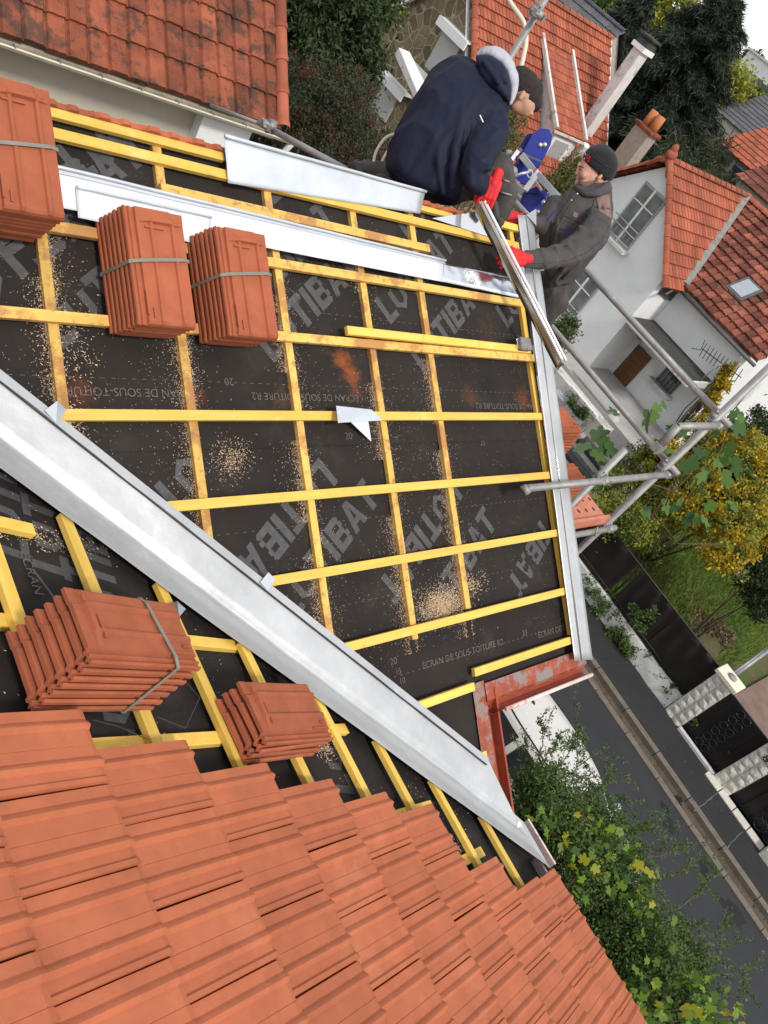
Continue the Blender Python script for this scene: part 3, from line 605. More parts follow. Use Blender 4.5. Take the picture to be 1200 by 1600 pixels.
# dotted rule lines
for Y in (1.02,1.37,1.72,2.3,2.62,2.95):
    X = max(1.0,vx(Y)+.2); mb = MB()
    while X < 4.3:
        mb.add([mainpt(X+a,Y+b,(h0 if Y>2.06 else h0-.006)+.0042) for a,b in ((0,0),(.018,0),(.018,.0025),(0,.0025))],[(0,1,2,3)]); X += .045
    mb.build('dotted_rule','printfine',house)
wl = nrm(wingpt(1,0)-wingpt(0,0))
for px, b_ in (((28,862),'ÉCRAN'),((480,1215),'TOITURE')):
    mb = MB(); q = PW(px,h0); put_text(mb, b_, .055, q+NW*.006, -YD, wl); mb.build('fine_printed_line','printfine',house)

# ---- tile field on the wing
TW = .232
def field_tile(mb, s1, Ytop, L_=.415, w=.2300):
    prof = [(0,-.010),(.003,.000),(.034,.000),(.044,.007),(.052,.011),(.057,.010),(.066,-.001),(.112,-.001),(.114,-.0022),(.116,.000),(.148,.001),(.158,.009),(.166,.013),(.171,.012),(.181,.000),(.208,.002),(.214,.009),(w-.002,.010),(w,-.012)]
    st = [(0,-.026,0),(.010,-.005,0),(.030,.000,0),(L_*.5,-.010,0),(L_,-.026,0)]
    jit = random.uniform(-.002,.002); sk = random.uniform(-.002,.002); jh = random.uniform(0,.0015)
    P = []
    for (d, dh, _) in st:
        for (u, hh) in prof:
            k = .0 if d == 0 else 1
            P.append(wingpt(s1-d+(.006*math.sin(u*40) if d == 0 else 0)*.5+jit, Ytop-u+sk*d*3, .050+dh+hh*k+jh))
    n = len(prof); mb.tint = random.random(); mb.sm = False
    mb.add(P, [(j*n+i, j*n+i+1, (j+1)*n+i+1, (j+1)*n+i) for j in range(len(st)-1) for i in range(n-1)])
mb = MB()
rows = [(-.87,1.25),(-.50,1.13),(-.12,1.25),(.25,1.13),(.615,1.05),(.98,.935),(1.362,.82),(1.735,.71),(2.108,.612),(2.485,.515),(2.865,.415),(3.245,.088),(3.62,-.09),(3.93,-.105)]
for k, (s1, top) in enumerate(rows):
    s1 += .739
    Y = top
    while Y > -5.3: field_tile(mb, s1, Y); Y -= TW
mb.build('laid_tile_field','tile',house)
# verge / fascia of the wing eave
mb = MB(); e0, e1 = wingpt(4.67,-.02,-.02), wingpt(4.67,-5.4,-.02)
mb.bar(e0+V((.012,0,-.03)), e1+V((.012,0,-.03)), .012, .075); mb.build('fascia_strip','bead',house)
mb = MB(); mb.bar(e0+V((-.03,0,-.09)), e1+V((-.03,0,-.09)), .05, .12); mb.build('eave_board','wood_grey',house)

# ---- valley flashing: a long folded zinc tray
UP = [(PM((-60,533),.006)), PM((762,1186),.006)]; LO = [PW((-60,690),.006), PW((860,1357),.010)]
FO = [PM((-60,635),.004), PM((812,1292),.002)]
def valley(u, v):
    t = u; a = UP[0]+(UP[1]-UP[0])*t; f = FO[0]+(FO[1]-FO[0])*t; b = LO[0]+(LO[1]-LO[0])*t
    wv = .004*noise.noise(Vector((t*14,v*2,3)))+.006*noise.noise(Vector((t*5,v*3,9)))*(1 if v > .5 else .5)
    if v < .5:
        k = v/.5; p = a+(f-a)*k; hh = -.018*max(0,(k-.86)/.14)
    else:
        k = (v-.5)/.5; p = f+(b-f)*k; hh = -.018*max(0,(.22-k)/.22)
        wv += .003*math.sin(k*9)
    return p+ZD*(hh+wv+.002)
mb = MB(); mb.grid(valley, 150, 36); 
# tongue continuing to the eave point
E3 = PM((803,1271),.006); E4 = PM((821,1284),.0); Bp = [UP[1],E3,E4-ZD*.012,LO[1]]
def tip_(u,v):
    k = v*3; i = min(int(k),2); b_ = Bp[i]+(Bp[i+1]-Bp[i])*(k-i); return valley(1,v)*(1-u)+b_*u
mb.grid(tip_, 8, 36)
mb.build('valley_flashing','zinc',house)
# raised hem along the upper edge with a dark gap
mb = MB(); d = UP[1]-UP[0]; dn = nrm(d); inn = nrm(np.cross(NM,dn)); 
if np.dot(inn, FO[0]-UP[0]) < 0: inn = -inn
N_ = 60; prevp = None
for i in range(N_):
    a = UP[0]+d*i/N_; b = UP[0]+d*(i+1)/N_; o_ = .004*noise.noise(Vector((i*.25,0,0))); o2 = .004*noise.noise(Vector(((i+1)*.25,0,0)))
    mb.add([a+NM*(.006)-inn*(.006), b+NM*.006-inn*.006, b+inn*(.030+o2)+NM*.013, a+inn*(.030+o_)+NM*.013, a+inn*(.031+o_)+NM*.004, b+inn*(.031+o2)+NM*.004], [(0,1,2,3),(3,2,5,4)])
mb.build('flashing_hem','zinc',house)
mb = MB(); mb.bar(UP[0]+inn*.0345+NM*.006, UP[1]+inn*.0345+NM*.006, .005, .004, NM); mb.build('hem_gap','black',house)
# holding clips
for p_, pf in (((277,950),PW),((87,642),PM),((418,908),PM)):
    c = pf(p_,.018); n_ = NW if pf is PW else NM; a = nrm(np.cross(n_,(0.6,-.8,.1))); b = np.cross(n_,a)
    mb = MB(); mb.add([c+a*.035+b*.02, c-a*.03+b*.03+n_*.006, c-a*.035-b*.03, c+a*.03-b*.025+n_*.008],[(0,1,2,3)]); mb.build('fixing_clip','zinc_shiny',house)

# ---- gutter of the main eave and its return down to the valley
gut = []
def eaveprof(X):   # along the eave, profile across (toward -Y)
    e = mainpt(X, .885, -.046)
    return e
mb = MB(); pr = [(0,0),(-.085,-.052),(-.088,-.075),(-.10,-.11),(-.125,-.125),(-.15,-.11),(-.158,-.07)]
xs0, xs1 = 3.42, 4.44
prX = lambda X, dy, dz: V((X, .885+dy, mainpt(X,.885,-.046)[2]+dz))
mb.grid(lambda u,v: prX(xs0+(xs1-xs0)*u-(.0 if u > 0 else -.10*min(v*6,6)/6*0), *[np.interp(v*6,range(7),[q[k] for q in pr]) for k in (0,1)]), 20, 6, False)
mb.build('eave_gutter','paint_red',house)
mb = MB(); mb.tube([prX(xs0+.12,-.162,-.07), prX(xs1,-.162,-.07)], .013, 10); mb.build('gutter_lip','bead',house)
mb = MB(); mb.grid(lambda u,v: prX(xs0+.05+(xs1-xs0-.05)*u, -.086-.072*v, -.078-.045*math.sin(v*math.pi)+.004+.01*(v>.9)), 16, 8, True); mb.build('gutter_trough','paint_red2',house)
# return along the slope
def rp(Y, dx, dz): 
    b = mainpt(3.325, Y, -.044); return b+V((dx,0,dz))
Ya, Yb = .88, .27
pr2 = [(0,0),(.075,.004),(.10,.004),(.105,-.03),(.125,-.055),(.165,-.055)]
mb = MB(); mb.grid(lambda u,v: rp(Ya+(Yb-Ya)*u, *[np.interp(v*5,range(6),[q[k] for q in pr2])*(1-.25*(u>.9)*(u-.9)*6*0) for k in (0,1)]), 16, 5, False); mb.build('return_flashing','paint_red',house)
mb = MB(); mb.grid(lambda u,v: rp(Ya-.05+(Yb-.03-Ya)*u, .106+.05*v, -.045-.03*math.sin(v*math.pi)), 10, 6, True); mb.bar(rp(Ya-.04,.172,-.02), rp(Yb-.05,.172,-.02), .014, .07); mb.build('return_gutter','paint_red2',house)
mb = MB(); c0 = PW((821,1283),-.0); c1 = PW((863,1353),-.0); mb.bar(c0,c1,.012,.06); mb.build('edge_trim','bead',house)

# ================================================================ loose things on the roof
mb = MB(); mb.tint = .9; a, b = PM((541,520),.013), PM((835,545),.013); a[1] = b[1] = (a[1]+b[1])/2+.004; a = mainpt(a[0],a[1]+.006,.0145); b = mainpt(b[0]-.06,a[1],.0145)
mb.bar(a,b,.045,.027,NM); single(mb,'loose_batten','wood','loose yellow batten lying on the fourth long batten beside the grey block','batten',bevel=.003)
# grey block with wire
t = thing('abrasive_block','small grey rectangular block with wire bail lying on a batten by the right edge strip','block',PM((818,538),.03))
mb = MB(); c = PM((819,538),.045); mb.obox(c, XD*.055, sl_*.042, NM*.022); mb.build('block','block',t,bevel=.01)
mb = MB(); mb.tube([c-XD*.057+sl_*.03+NM*.01, c-XD*.070+sl_*.03, c-XD*.070-sl_*.03, c-XD*.057-sl_*.03-NM*.01], .003, 6); mb.build('wire_bail','zinc_shiny',t)
# scrap of zinc on the middle batten
t = thing('zinc_offcut','crumpled offcut of zinc lying over the middle batten with a white point hanging down','metal offcut',PM((560,650),.01))
mb = MB(); q = [PM(p,h) for p,h in (((525,634),.03),((580,640),.02),((598,657),.012),((540,660),.05),((528,661),.06))]; mb.prism(q, NM*.0015); mb.build('bent_sheet','zinc_dull',t)
mb = MB(); q = [PM(p,h) for p,h in (((544,656),.012),((575,657),.01),((580,690),-.03))]; mb.prism(q, NM*.0015); mb.build('torn_point','zinc_white',t)

# zinc sheets along the ridge
def sheet(name, pts, mat, label, cat, group=None, thick=.0016, hem=None, hm='zinc_dull', n=24, lip=.0):
    """pts: TL TR BR BL in 3-D"""
    TL,TR,BR,BL = map(V,pts); t = thing(name,label,cat,(TL+TR+BR+BL)/4,group)
    nn = nrm(np.cross(TR-TL, BL-TL)); nn = nn if nn[2] > 0 else -nn
    mb = MB(); f = lambda u,v: (TL*(1-u)+TR*u)*(1-v)+(BL*(1-u)+BR*u)*v + nn*(.0035*noise.noise(Vector((u*9,v*2,TL[0])))+lip*(v-.15)**2*(1 if v > .15 else 0))
    mb.grid(f, n, 8); o = mb.build('sheet', mat, t); so_ = o.modifiers.new('s','SOLIDIFY'); so_.thickness = thick
    if hem:
        mb = MB(); mb.tube([f(i/n,0)+nn*hem for i in range(n+1)], hem, 8); mb.build('rolled_hem', hm, t)
    return t, f, nn
sheet('zinc_sheet',[PM((350,213),.045),PM((664,300),.045),PM((656,334),.004),PM((356,286),.004)],'zinc_dull','pale grey zinc sheet resting on the ridge left of the crouching worker','metal sheet','zinc sheets on the roof',hem=.009)
t, f, nn = sheet('white_flashing',[PM((60,255),.012),PM((695,408),.012),PM((693,441),.010),PM((60,318),.010)],'zinc_white','long white coated metal flashing lying below the ridge battens behind the tile bundles','metal flashing','zinc sheets on the roof',hem=.008)
mb = MB(); mb.tube([f(i/24,.13)+nn*.005 for i in range(25)], .004, 8); mb.build('inner_fold','zinc_dull',t)
sheet('white_flashing',[PM((118,293),.02),PM((330,340),.02),PM((325,385),.018),PM((122,340),.018)],'zinc_white','short white flashing piece lapped over the long one behind the middle tile bundle','metal flashing','zinc sheets on the roof',hem=.006)
t,f,nn = sheet('shiny_flashing',[PM((692,411),.012),PM((798,433),.012),PM((812,466),.010),PM((690,440),.010)],'zinc_shiny','mirror bright zinc length at the right end of the white flashing','metal flashing','zinc sheets on the roof')
mb = MB(); mb.bar(f(0,.9)+nn*.004, f(1,.9)+nn*.004, .014,.006,NM); mb.build('white_edge','zinc_white',t)
mb = MB(); q = [PM((675,341),.006),PM((748,330),.05),PM((765,336),.05),PM((785,377),.006)]; mb.add(q,[(0,1,2,3)]); o = single(mb,'zinc_gusset','zinc_shiny','small tapered zinc piece tucked under the batten at the crouching worker\'s knee','metal sheet','zinc sheets on the roof'); o.modifiers.new('s','SOLIDIFY').thickness = .002
# edge strip down the gable: flat flange, upstand bead and outer flange turned down
t = thing('gable_edge_flashing','long bright zinc edge strip running down the right gable edge of the roof','metal flashing',mainpt(4.4,2,0))
EL0,EL1 = PM((809,336),.012),PM((898,1033),.012); EF0,EF1 = PM((822,336),.016),PM((908.5,1031),.016); ER0,ER1 = PM((838,352),.0),PM((929,1028),.0)
def strip(mb, pts, n=50, off=0):
    (a0,a1),(b0,b1) = pts
    mb.grid(lambda u,v: (a0+(a1-a0)*u)*(1-v)+(b0+(b1-b0)*u)*v+NM*(off+.0025*noise.noise(Vector((u*8,v,off*40+1)))), n, 5)
mb = MB(); strip(mb,((EL0,EL1),(EF0,EF1))); strip(mb,((EF0,EF1),(ER0-ZD*.02,ER1-ZD*.02)),off=.001); o = mb.build('flange','zinc_shiny' if 0 else 'zinc',t); o.modifiers.new('s','SOLIDIFY').thickness = .0015
mb = MB(); mb.tube([EF0+NM*.003,EF1+NM*.003],.004,8); mb.build('standing_bead','zinc_shiny',t)
mb = MB(); tip = AD((838,326),5.30); mb.add([EF0+NM*.004,ER0,tip],[(0,1,2)]); mb.build('snipped_corner','zinc_dull',t)
# strip held by the two workers
t = thing('held_flashing','narrow mirror bright zinc angle held slanting across the edge by the worker in grey','metal flashing',AD((810,440),4.95))
H0, H1 = AD((750,308),4.74), AD((882,566),5.0); dd = nrm(H1-H0); vw = nrm((H0+H1)/2-EYE); sd = nrm(np.cross(dd, vw))
if np.dot(sd, CM[:,0]) < 0: sd = -sd
fa = -ZD*.074+sd*.0; fb = sd*.016+ZD*.002
mb = MB(); mb.grid(lambda u,v: H0+(H1-H0)*u+fa*v+vw*.003*math.sin(u*7+v), 40, 3); mb.build('wide_face','zinc_mirror',t).modifiers.new('s','SOLIDIFY').thickness = .0018
mb = MB(); mb.grid(lambda u,v: H0+(H1-H0)*u+fb*v+fb*.12+ZD*.002+vw*.003*math.sin(u*7), 40, 2); mb.build('narrow_face','zinc_white',t).modifiers.new('s','SOLIDIFY').thickness = .0018  # white colour stands in for the bright reflection on the top flange

# ================================================================ roof tiles (full pieces) in bundles
def tile_mesh(Wt=.255, Lt=.475):
    xs = [0,.004,.008,.012,.018,.022,.028,.032,.042,.046,.052,.096,.101,.107,.113,.118,.165,.190,.195,.201,.207,.212,.246,.251,Wt]
    def hx(x):
        pts = [(0,-.010),(.004,-.004),(.008,-.004),(.012,-.012),(.018,-.012),(.022,-.004),(.028,-.004),(.032,-.011),(.042,-.011),(.046,.001),(.052,.001),(.096,.001),(.101,.009),(.107,.010),(.113,.009),(.118,.0),(.165,0),(.190,.0),(.195,.009),(.201,.010),(.207,.009),(.212,.001),(.246,.002),(.251,.000),(Wt,-.012)]
        return np.interp(x,[p[0] for p in pts],[p[1] for p in pts])
    ys = [0,.004,.014,.035,.12,.28,Lt-.085,Lt-.060,Lt-.056,Lt-.040,Lt-.036,Lt-.012,Lt]
    top = []; mb = MB(); nx, ny = len(xs), len(ys)
    for j,y in enumerate(ys):
        for x in xs:
            z = hx(x); ribs = max(0,z)
            if x > .045:
                if y < .004: z = z*.3-.020
                elif y < .014: z = z*.6-.006
                if j in (8,9) and .06 < x < .235: z = .013+(.004 if .10 < x < .2 else 0)
                if j >= 10: z = .002-.006*(x>.2)
            else:
                z = z if y > .02 else z-.004
            top.append((x-Wt/2, y-Lt/2, z))
    bot = [(x,y,min(z,0)-.013) for (x,y,z) in top]
    mb.add(top,[(j*nx+i,j*nx+i+1,(j+1)*nx+i+1,(j+1)*nx+i) for j in range(ny-1) for i in range(nx-1)])
    k = nx*ny; mb.add(bot,[(j*nx+i,(j+1)*nx+i,(j+1)*nx+i+1,j*nx+i+1) for j in range(ny-1) for i in range(nx-1)])
    side = []; 
    ring = [i for i in range(nx)]+[j*nx+nx-1 for j in range(1,ny)]+[(ny-1)*nx+i for i in range(nx-2,-1,-1)]+[j*nx for j in range(ny-2,0,-1)]
    for a,b in zip(ring, ring[1:]+ring[:1]): side.append((a, a+k, b+k, b))
    mb.f += side; mb.t += [.5]*len(side); mb.smooth += [False]*len(side); mb.m += [0]*len(side)
    # small nibs and moulded text bars near the head
    for (x0,x1,y0,y1,z) in ((-.05,.03,.155,.162,.006),(-.085,-.078,-.20,-.10,.004),(-.060,-.052,-.21,-.17,.005),(.075,.095,.19,.20,.010)):
        mb.obox(((x0+x1)/2,(y0+y1)/2,z/2),((x1-x0)/2,0,0),(0,(y1-y0)/2,0),(0,0,z/2+.004))
    me = mb.mesh((0,0,0)); me.materials.append(M['tile_stack']); me.name = 'tile'; return me
TILE = []
for k in range(4):
    me = tile_mesh(); 
    a = me.attributes['tint'].data; tv = (.25,.45,.6,.8)[k]
    a.foreach_set('value',[tv]*len(me.polygons)); TILE.append(me)
def place_tile(name, c, xd, yd, parent=None):
    xd, yd = nrm(xd), V(yd); yd = nrm(yd-xd*np.dot(xd,yd)); zd = np.cross(xd,yd)
    o = bpy.data.objects.new(name, random.choice(TILE)); C.objects.link(o)
    Mx = Matrix(((xd[0],yd[0],zd[0],c[0]),(xd[1],yd[1],zd[1],c[1]),(xd[2],yd[2],zd[2],c[2]),(0,0,0,1)))
    if parent is not None:
        o.parent = parent; L0 = ORG[parent.name]
        for i in range(3): Mx[i][3] -= L0[i]
    o.matrix_local = Mx if parent is not None else Mx
    if parent is None: o.matrix_world = Mx
    return o
def bundle(label, base, xd, up, nv, n, step, strap=True, group='tile bundles waiting on the roof', shift=(0,0), strap_t=.5, skew=0):
    """base = centre of the lowest tile; up = slope-up direction of tile; shift per tile (x,y)"""
    xd, up, nv = nrm(xd), nrm(up), nrm(nv)
    t = thing('tile_bundle', label, 'tile bundle', base, group); base = V(base)
    for k in range(n):
        c = base+nv*(k*step)+xd*(shift[0]*k+random.uniform(-.002,.002))+up*(shift[1]*k+random.uniform(-.003,.003))
        nn = nrm(nv+up*skew); y2 = nrm(up-nn*np.dot(up,nn))
        place_tile('roof_tile', c, xd, y2, t)
    if strap:
        mb = MB(); H_ = (n-1)*step; oy = (strap_t-.5)*.42
        s0 = shift[0]*(n-1); y0_ = shift[1]*(n-1)
        P = [(-.135,-.024,0,0),(-.136+s0,H_+.0,s0,1),(-.10+s0,H_+.012,s0,1),(0+s0,H_+.0125,s0,1),(.1+s0,H_+.012,s0,1),(.133+s0,H_-.002,s0,1),(.131,-.024,0,0),(-.135,-.024,0,0)]
        pts = [base+xd*p[0]+nv*p[1]+up*(oy+y0_*p[3]+.02*math.sin(p[0]*8)) for p in P]
        for a,b in zip(pts,pts[1:]):
            d = nrm(b-a); sd_ = up; n_ = nrm(np.cross(d,sd_)); mb.obox((a+b)/2,(b-a)/2,sd_*.007,n_*.001)
        mb.build('strap','strap',t)
    return t
SU = sl_        # up-slope on the main roof
bundle('strapped terracotta tile bundle on the yellow battens, middle one of the three in a row', mainpt(1.575,2.645,.018), XD, SU, NM, 7, .031, shift=(.004,-.003), strap_t=.56)
bundle('strapped terracotta tile bundle on the yellow battens, rightmost of three in a row', mainpt(1.985,2.635,.018), XD, SU, NM, 7, .031, shift=(.004,-.003), strap_t=.58)
bundle('strapped tile bundle cut off by the left picture edge, leftmost of three in the row', mainpt(1.06,2.93,.03), XD, SU, NM, 9, .031, shift=(.002,-.002), strap_t=.5)
WU = -wl        # up-slope on the wing
bundle('strapped fan of terracotta tiles on the lower roof above the laid tiles', wingpt(XtoS(.945),1.085,.02), YD*1.0, WU, NW, 7, .029, shift=(.006,-.012), strap_t=.28, skew=-.0)
lt = thing
for k in range(4):
    o = place_tile('roof_tile', wingpt(XtoS(1.68)+.008*k, .862+.004*k, .02+.031*k), YD+V((random.uniform(-.03,.03),0,0)), WU)
    tag(o, ['bottom tile of the small loose stack beside the valley flashing','second tile from the bottom of the small loose stack beside the valley','third tile up in the small loose stack beside the valley','topmost tile of the small unstrapped stack beside the valley flashing'][k], 'roof tile', 'loose tiles on the lower roof')
# ridge tile ends of the far slope peeping over the ridge
def ridge_row(x0, x1, label):
    t = thing('far_slope_tile_row', label, 'roof tiles', mainpt((x0+x1)/2,3.4,0)); mb = MB(); X = x0; k = 0
    while X < x1:
        mb = MB(); mb.tint = random.random(); w = .225
        prof = [(0,0),(.02,.018),(.06,.020),(.075,.002),(.11,.0),(.125,.016),(.15,.016),(.165,.0),(.2,.0),(.225,.014)]
        for d,(hh) in ((0,0),):
            P = [mainpt(X+u, 3.214, .004+h_*.9) for u,h_ in prof]+[mainpt(X+u,3.236,.0+h_*.8) for u,h_ in prof]+[mainpt(X+u,3.212,-.022+h_*.6) for u,h_ in prof]
            n = len(prof); mb.add(P,[(i,i+1,n+i+1,n+i) for i in range(n-1)]+[(2*n+i,2*n+i+1,i+1,i) for i in range(n-1)])
        mb.build('tile_end','tile_stack',t); X += w; k += 1
ridge_row(.6, 2.12, 'row of terracotta tile ends peeping over the ridge below the beige wall')
ridge_row(3.45, 4.0, 'few terracotta tile ends at the ridge under the crouching worker')

# ---- sawdust
def chips(n, fn, size):
    P = []; Fs = []; tt = []
    mb = MB()
    for _ in range(n):
        c, nn = fn(); 
        if c is None: continue
        a = nrm(np.cross(nn, RNG.normal(size=3))); b = np.cross(nn,a); l = size*random.uniform(.4,1.6); w = size*random.uniform(.15,.45)
        mb.tint = random.random(); mb.add([c-a*l-b*w, c+a*l-b*w*.6, c+a*l*.8+b*w+nn*size*random.uniform(0,.8), c-a*l+b*w],[(0,1,2,3)])
    return mb
def rafter_chip():
    X = random.choice([1.235,1.235,1.79,1.79,2.365,2.365,2.92,2.92,3.375,3.375]); Y = random.uniform(1.1,3.0)
    if random.random() < .25 and X > 2: Y = random.uniform(1.2,2.4)
    side = random.choice([-1,-1,1]) if X > 2 else random.choice([1,-1]); d = .0225+abs(random.expovariate(1/(.013 if random.random() < .7 else .045)))
    x = X+side*d
    if noise.noise(Vector((X*3,Y*2.5,side))) < -.12: return None, NM
    if Y < VL(x)+.06: return None, NM
    return mainpt(x,Y,(h0 if Y>2.05 else h0-.006)+.004+max(0,.018*(1-(d-.0225)/.02))*random.random()), NM
def any_chip():
    X = random.uniform(.9,4.3); Y = random.uniform(1.0,3.2)
    if Y < VL(X)+.06: return None, NM
    if noise.noise(Vector((X*2.2,Y*2.2,7))) < random.uniform(-.3,.35): return None, NM
    return mainpt(X,Y,(h0 if Y>2.05 else h0-.006)+.004), NM
def heap(px, sx, sy, hh, pf=mainpt):
    c = PM(px,h0) if pf is mainpt else PW(px,h0)
    def f():
        X = c[0]+RNG.normal()*sx; Y = c[1]+RNG.normal()*sy
        k = math.exp(-((X-c[0])/sx)**2/2-((Y-c[1])/sy)**2/2)
        if pf is mainpt:
            if Y < VL(X)+.05: return None,NM
            return mainpt(X,Y,(h0 if Y>2.05 else h0-.006)+.004+hh*k*random.random()), NM
        return wingpt(XtoS(X),Y,h0+.004+hh*k*random.random()), NW
    return f
def wing_chip():
    X = random.uniform(.7,3.3); Y = random.uniform(.2,VL(X)-.06)
    if noise.noise(Vector((X*3,Y*3,2))) < random.uniform(-.2,.4): return None, NW
    return wingpt(XtoS(X),Y,h0+.004), NW
mb = MB()
for m_ in (chips(30000,rafter_chip,.0023), chips(6000,any_chip,.0019), chips(4200,heap((690,955),.085,.040,.02),.0027), chips(420,heap((735,925),.07,.03,.006),.0038), chips(650,heap((365,728),.055,.04,.006),.0026), chips(450,heap((110,680),.035,.05,.006),.0035), chips(300,heap((110,560),.06,.09,.004),.0035), chips(420,heap((510,1165),.05,.04,.004,wingpt),.0038), chips(300,heap((80,845),.12,.03,.004,wingpt),.0036), chips(900,wing_chip,.0030), chips(160,heap((720,1325),.03,.03,.004,wingpt),.0035)): 
    k = len(mb.v); mb.v += m_.v; mb.f += [tuple(i+k for i in f_) for f_ in m_.f]; mb.t += m_.t; mb.smooth += m_.smooth; mb.m += m_.m
tag(mb.build('sawdust','chip'), 'pale sawdust and wood shavings scattered over the dark underlay', 'sawdust', kind='stuff')
# brick-red dust chunks none; loose cut strap on the lower roof
for pts, lab in ((((52,890),(100,955),(118,985),(122,1010)),'cut green plastic strap hanging by the strapped tile fan'),(((145,1125),(185,1135),(230,1155)),'thin cut strap curling out under the lowest tile bundle'),(((290,1065),(312,1090),(290,1138),(245,1120)),'thin bent strap lying on the underlay right of the strapped tile fan')):
    mb = MB(); P = [PW(p,.005 if i else .02) for i,p in enumerate(pts)]
    for a,b in zip(P,P[1:]): 
        d = nrm(b-a); s_ = nrm(np.cross(NW,d)); mb.obox((a+b)/2,(b-a)/2,s_*(.005 if 'hanging' in lab else .0011),NW*.0008)
    single(mb,'cut_strap','strap_dark',lab,'strap')
# ================================================================ neighbouring houses
def tiled(mb, o, u, v, Wd, L_, tw=.24, tl=.36, rib=.022, drop=.028, clip=None, jit=.004, nn=None):
    """courses of ribbed tiles: o = lower-left corner at the eave, u along the eave, v up the slope"""
    o, u, v = V(o), nrm(u), nrm(v); n = np.cross(u,v); n = n if n[2] > 0 else -n
    nc, nr = max(1,int(round(Wd/tw))), max(1,int(round(L_/tl))); tw = Wd/nc; tl = L_/nr
    prof = [(0,0),(.10,rib),(.30,rib*1.15),(.52,rib*.95),(.56,rib*.82),(.62,rib*.92),(.86,rib),(.95,0),(1,0)]
    k = len(prof)
    for r in range(nr):
        for c in range(nc):
            ctr = o+u*(c+.5)*tw+v*(r+.5)*tl
            if clip and not clip(ctr): continue
            j = random.uniform(-jit,jit); P = []
            for (t_, hh) in ((0,-.012),(0,drop),(1.08,.002)):
                for a,b in prof: P.append(o+u*((c+a)*tw)+v*((r+t_)*tl+j)+n*(hh+(b if hh > -.01 else 0)))
            mb.tint = random.random()
            mb.add(P, [(i,i+1,k+i+1,k+i) for i in range(k-1)]+[(k+i,k+i+1,2*k+i+1,2*k+i) for i in range(k-1)])
def ridge_caps(mb, a, b, r=.11, L_=.38):
    a, b = V(a), V(b); d = nrm(b-a); n = max(1,int(np.linalg.norm(b-a)/L_)); side = nrm(np.cross(d,(0,0,1))); up = np.cross(side,d)
    for i in range(n):
        p, q = a+(b-a)*i/n, a+(b-a)*(i+1.06)/n; mb.tint = random.random(); P = []
        for s_,rr in ((p,r*1.12),(p+(q-p)*.15,r*1.12),(p+(q-p)*.16,r),(q,r*.96)):
            P += [s_+side*rr*math.cos(t)+up*rr*math.sin(t)*.9 for t in np.linspace(0,math.pi,8)]
        sm = mb.sm; mb.sm = True; mb.add(P, [(j*8+i2, j*8+i2+1, (j+1)*8+i2+1, (j+1)*8+i2) for j in range(3) for i2 in range(7)]); mb.sm = sm
def slab(mb, c4, th, n): mb.prism(c4, V(n)*th)

# ---- left neighbour: beige house with old stained tiles
t = thing('beige_house','beige rendered house with dark stained old tiles and a pale gutter, top left','house',(2,9.4,0))
v_ = nrm((0,1,.8)); mb = MB(); tiled(mb,(-4.2,8.9,6.30),XD,v_,10.72,6.0,tw=.228,tl=.40,rib=.030,drop=.04,jit=.012); mb.build('roof','tile_old',t)
mb = MB(); ridge = 0
a = V((6.53,8.88,6.36)); ridge_caps(mb,a,a+v_*6.0,.085,.40); mb.build('verge_tile','tile_far',t)
mb = MB(); mb.prism([V((-4.2,8.92,6.24)),V((6.50,8.92,6.24)),V((6.50,8.92,6.24))+v_*6,V((-4.2,8.92,6.24))+v_*6],(0,0,-.05)); mb.build('roof_deck','wood_grey',t)
mb = MB(); mb.box((-4,9.25,0),(6.1,16,6.35)); mb.build('wall','beige_wall',t)
mb = MB(); mb.prism([V((6.1,9.25,6.35)),V((6.1,16,6.35)),V((6.1,13.7,9.8))],(-.2,0,0)); mb.build('gable','beige_wall',t)
mb = MB(); mb.box((5.55,9.05,5.2),(6.25,9.249,6.2)); mb.build('wall_panel','white_wall',t)
mb = MB(); gy, gz_ = 8.89, 6.235
pr_ = [(math.cos(x)*.055, math.sin(x)*.055) for x in np.linspace(math.pi,2*math.pi,9)]
mb.grid(lambda u,v: V((-4.2+11.1*u, gy+np.interp(v*8,range(9),[q[0] for q in pr_]), gz_+np.interp(v*8,range(9),[q[1] for q in pr_]))), 24, 8)
mb.tube([(-4.2,gy-.055,gz_),(6.9,gy-.055,gz_)],.012,8); o = mb.build('gutter','cap',t); 
for k in range(16):
    mb = MB(); mb.box((-.9+k*.46,gy-.065,gz_-.005),(-.9+k*.46+.02,gy+.07,gz_+.012)); mb.build('gutter_bracket','alu',t)
mb = MB(); mb.box((-4.2,8.955,6.14),(6.5,8.985,6.25)); mb.build('fascia_board','beige_wall',t)
mb = MB(); mb.tube([(6.75,gy,gz_-.04),(6.75,gy+.1,gz_-.25),(6.45,9.2,gz_-.5),(6.4,9.22,2.0)],.045,10); mb.build('downpipe','white_old',t)
_a = R(-4.6); _p = Vector((6.5,8.9,0)); t.rotation_euler.z = _a; t.location = _p+Matrix.Rotation(_a,3,'Z')@(Vector((2,9.4,0))-_p)

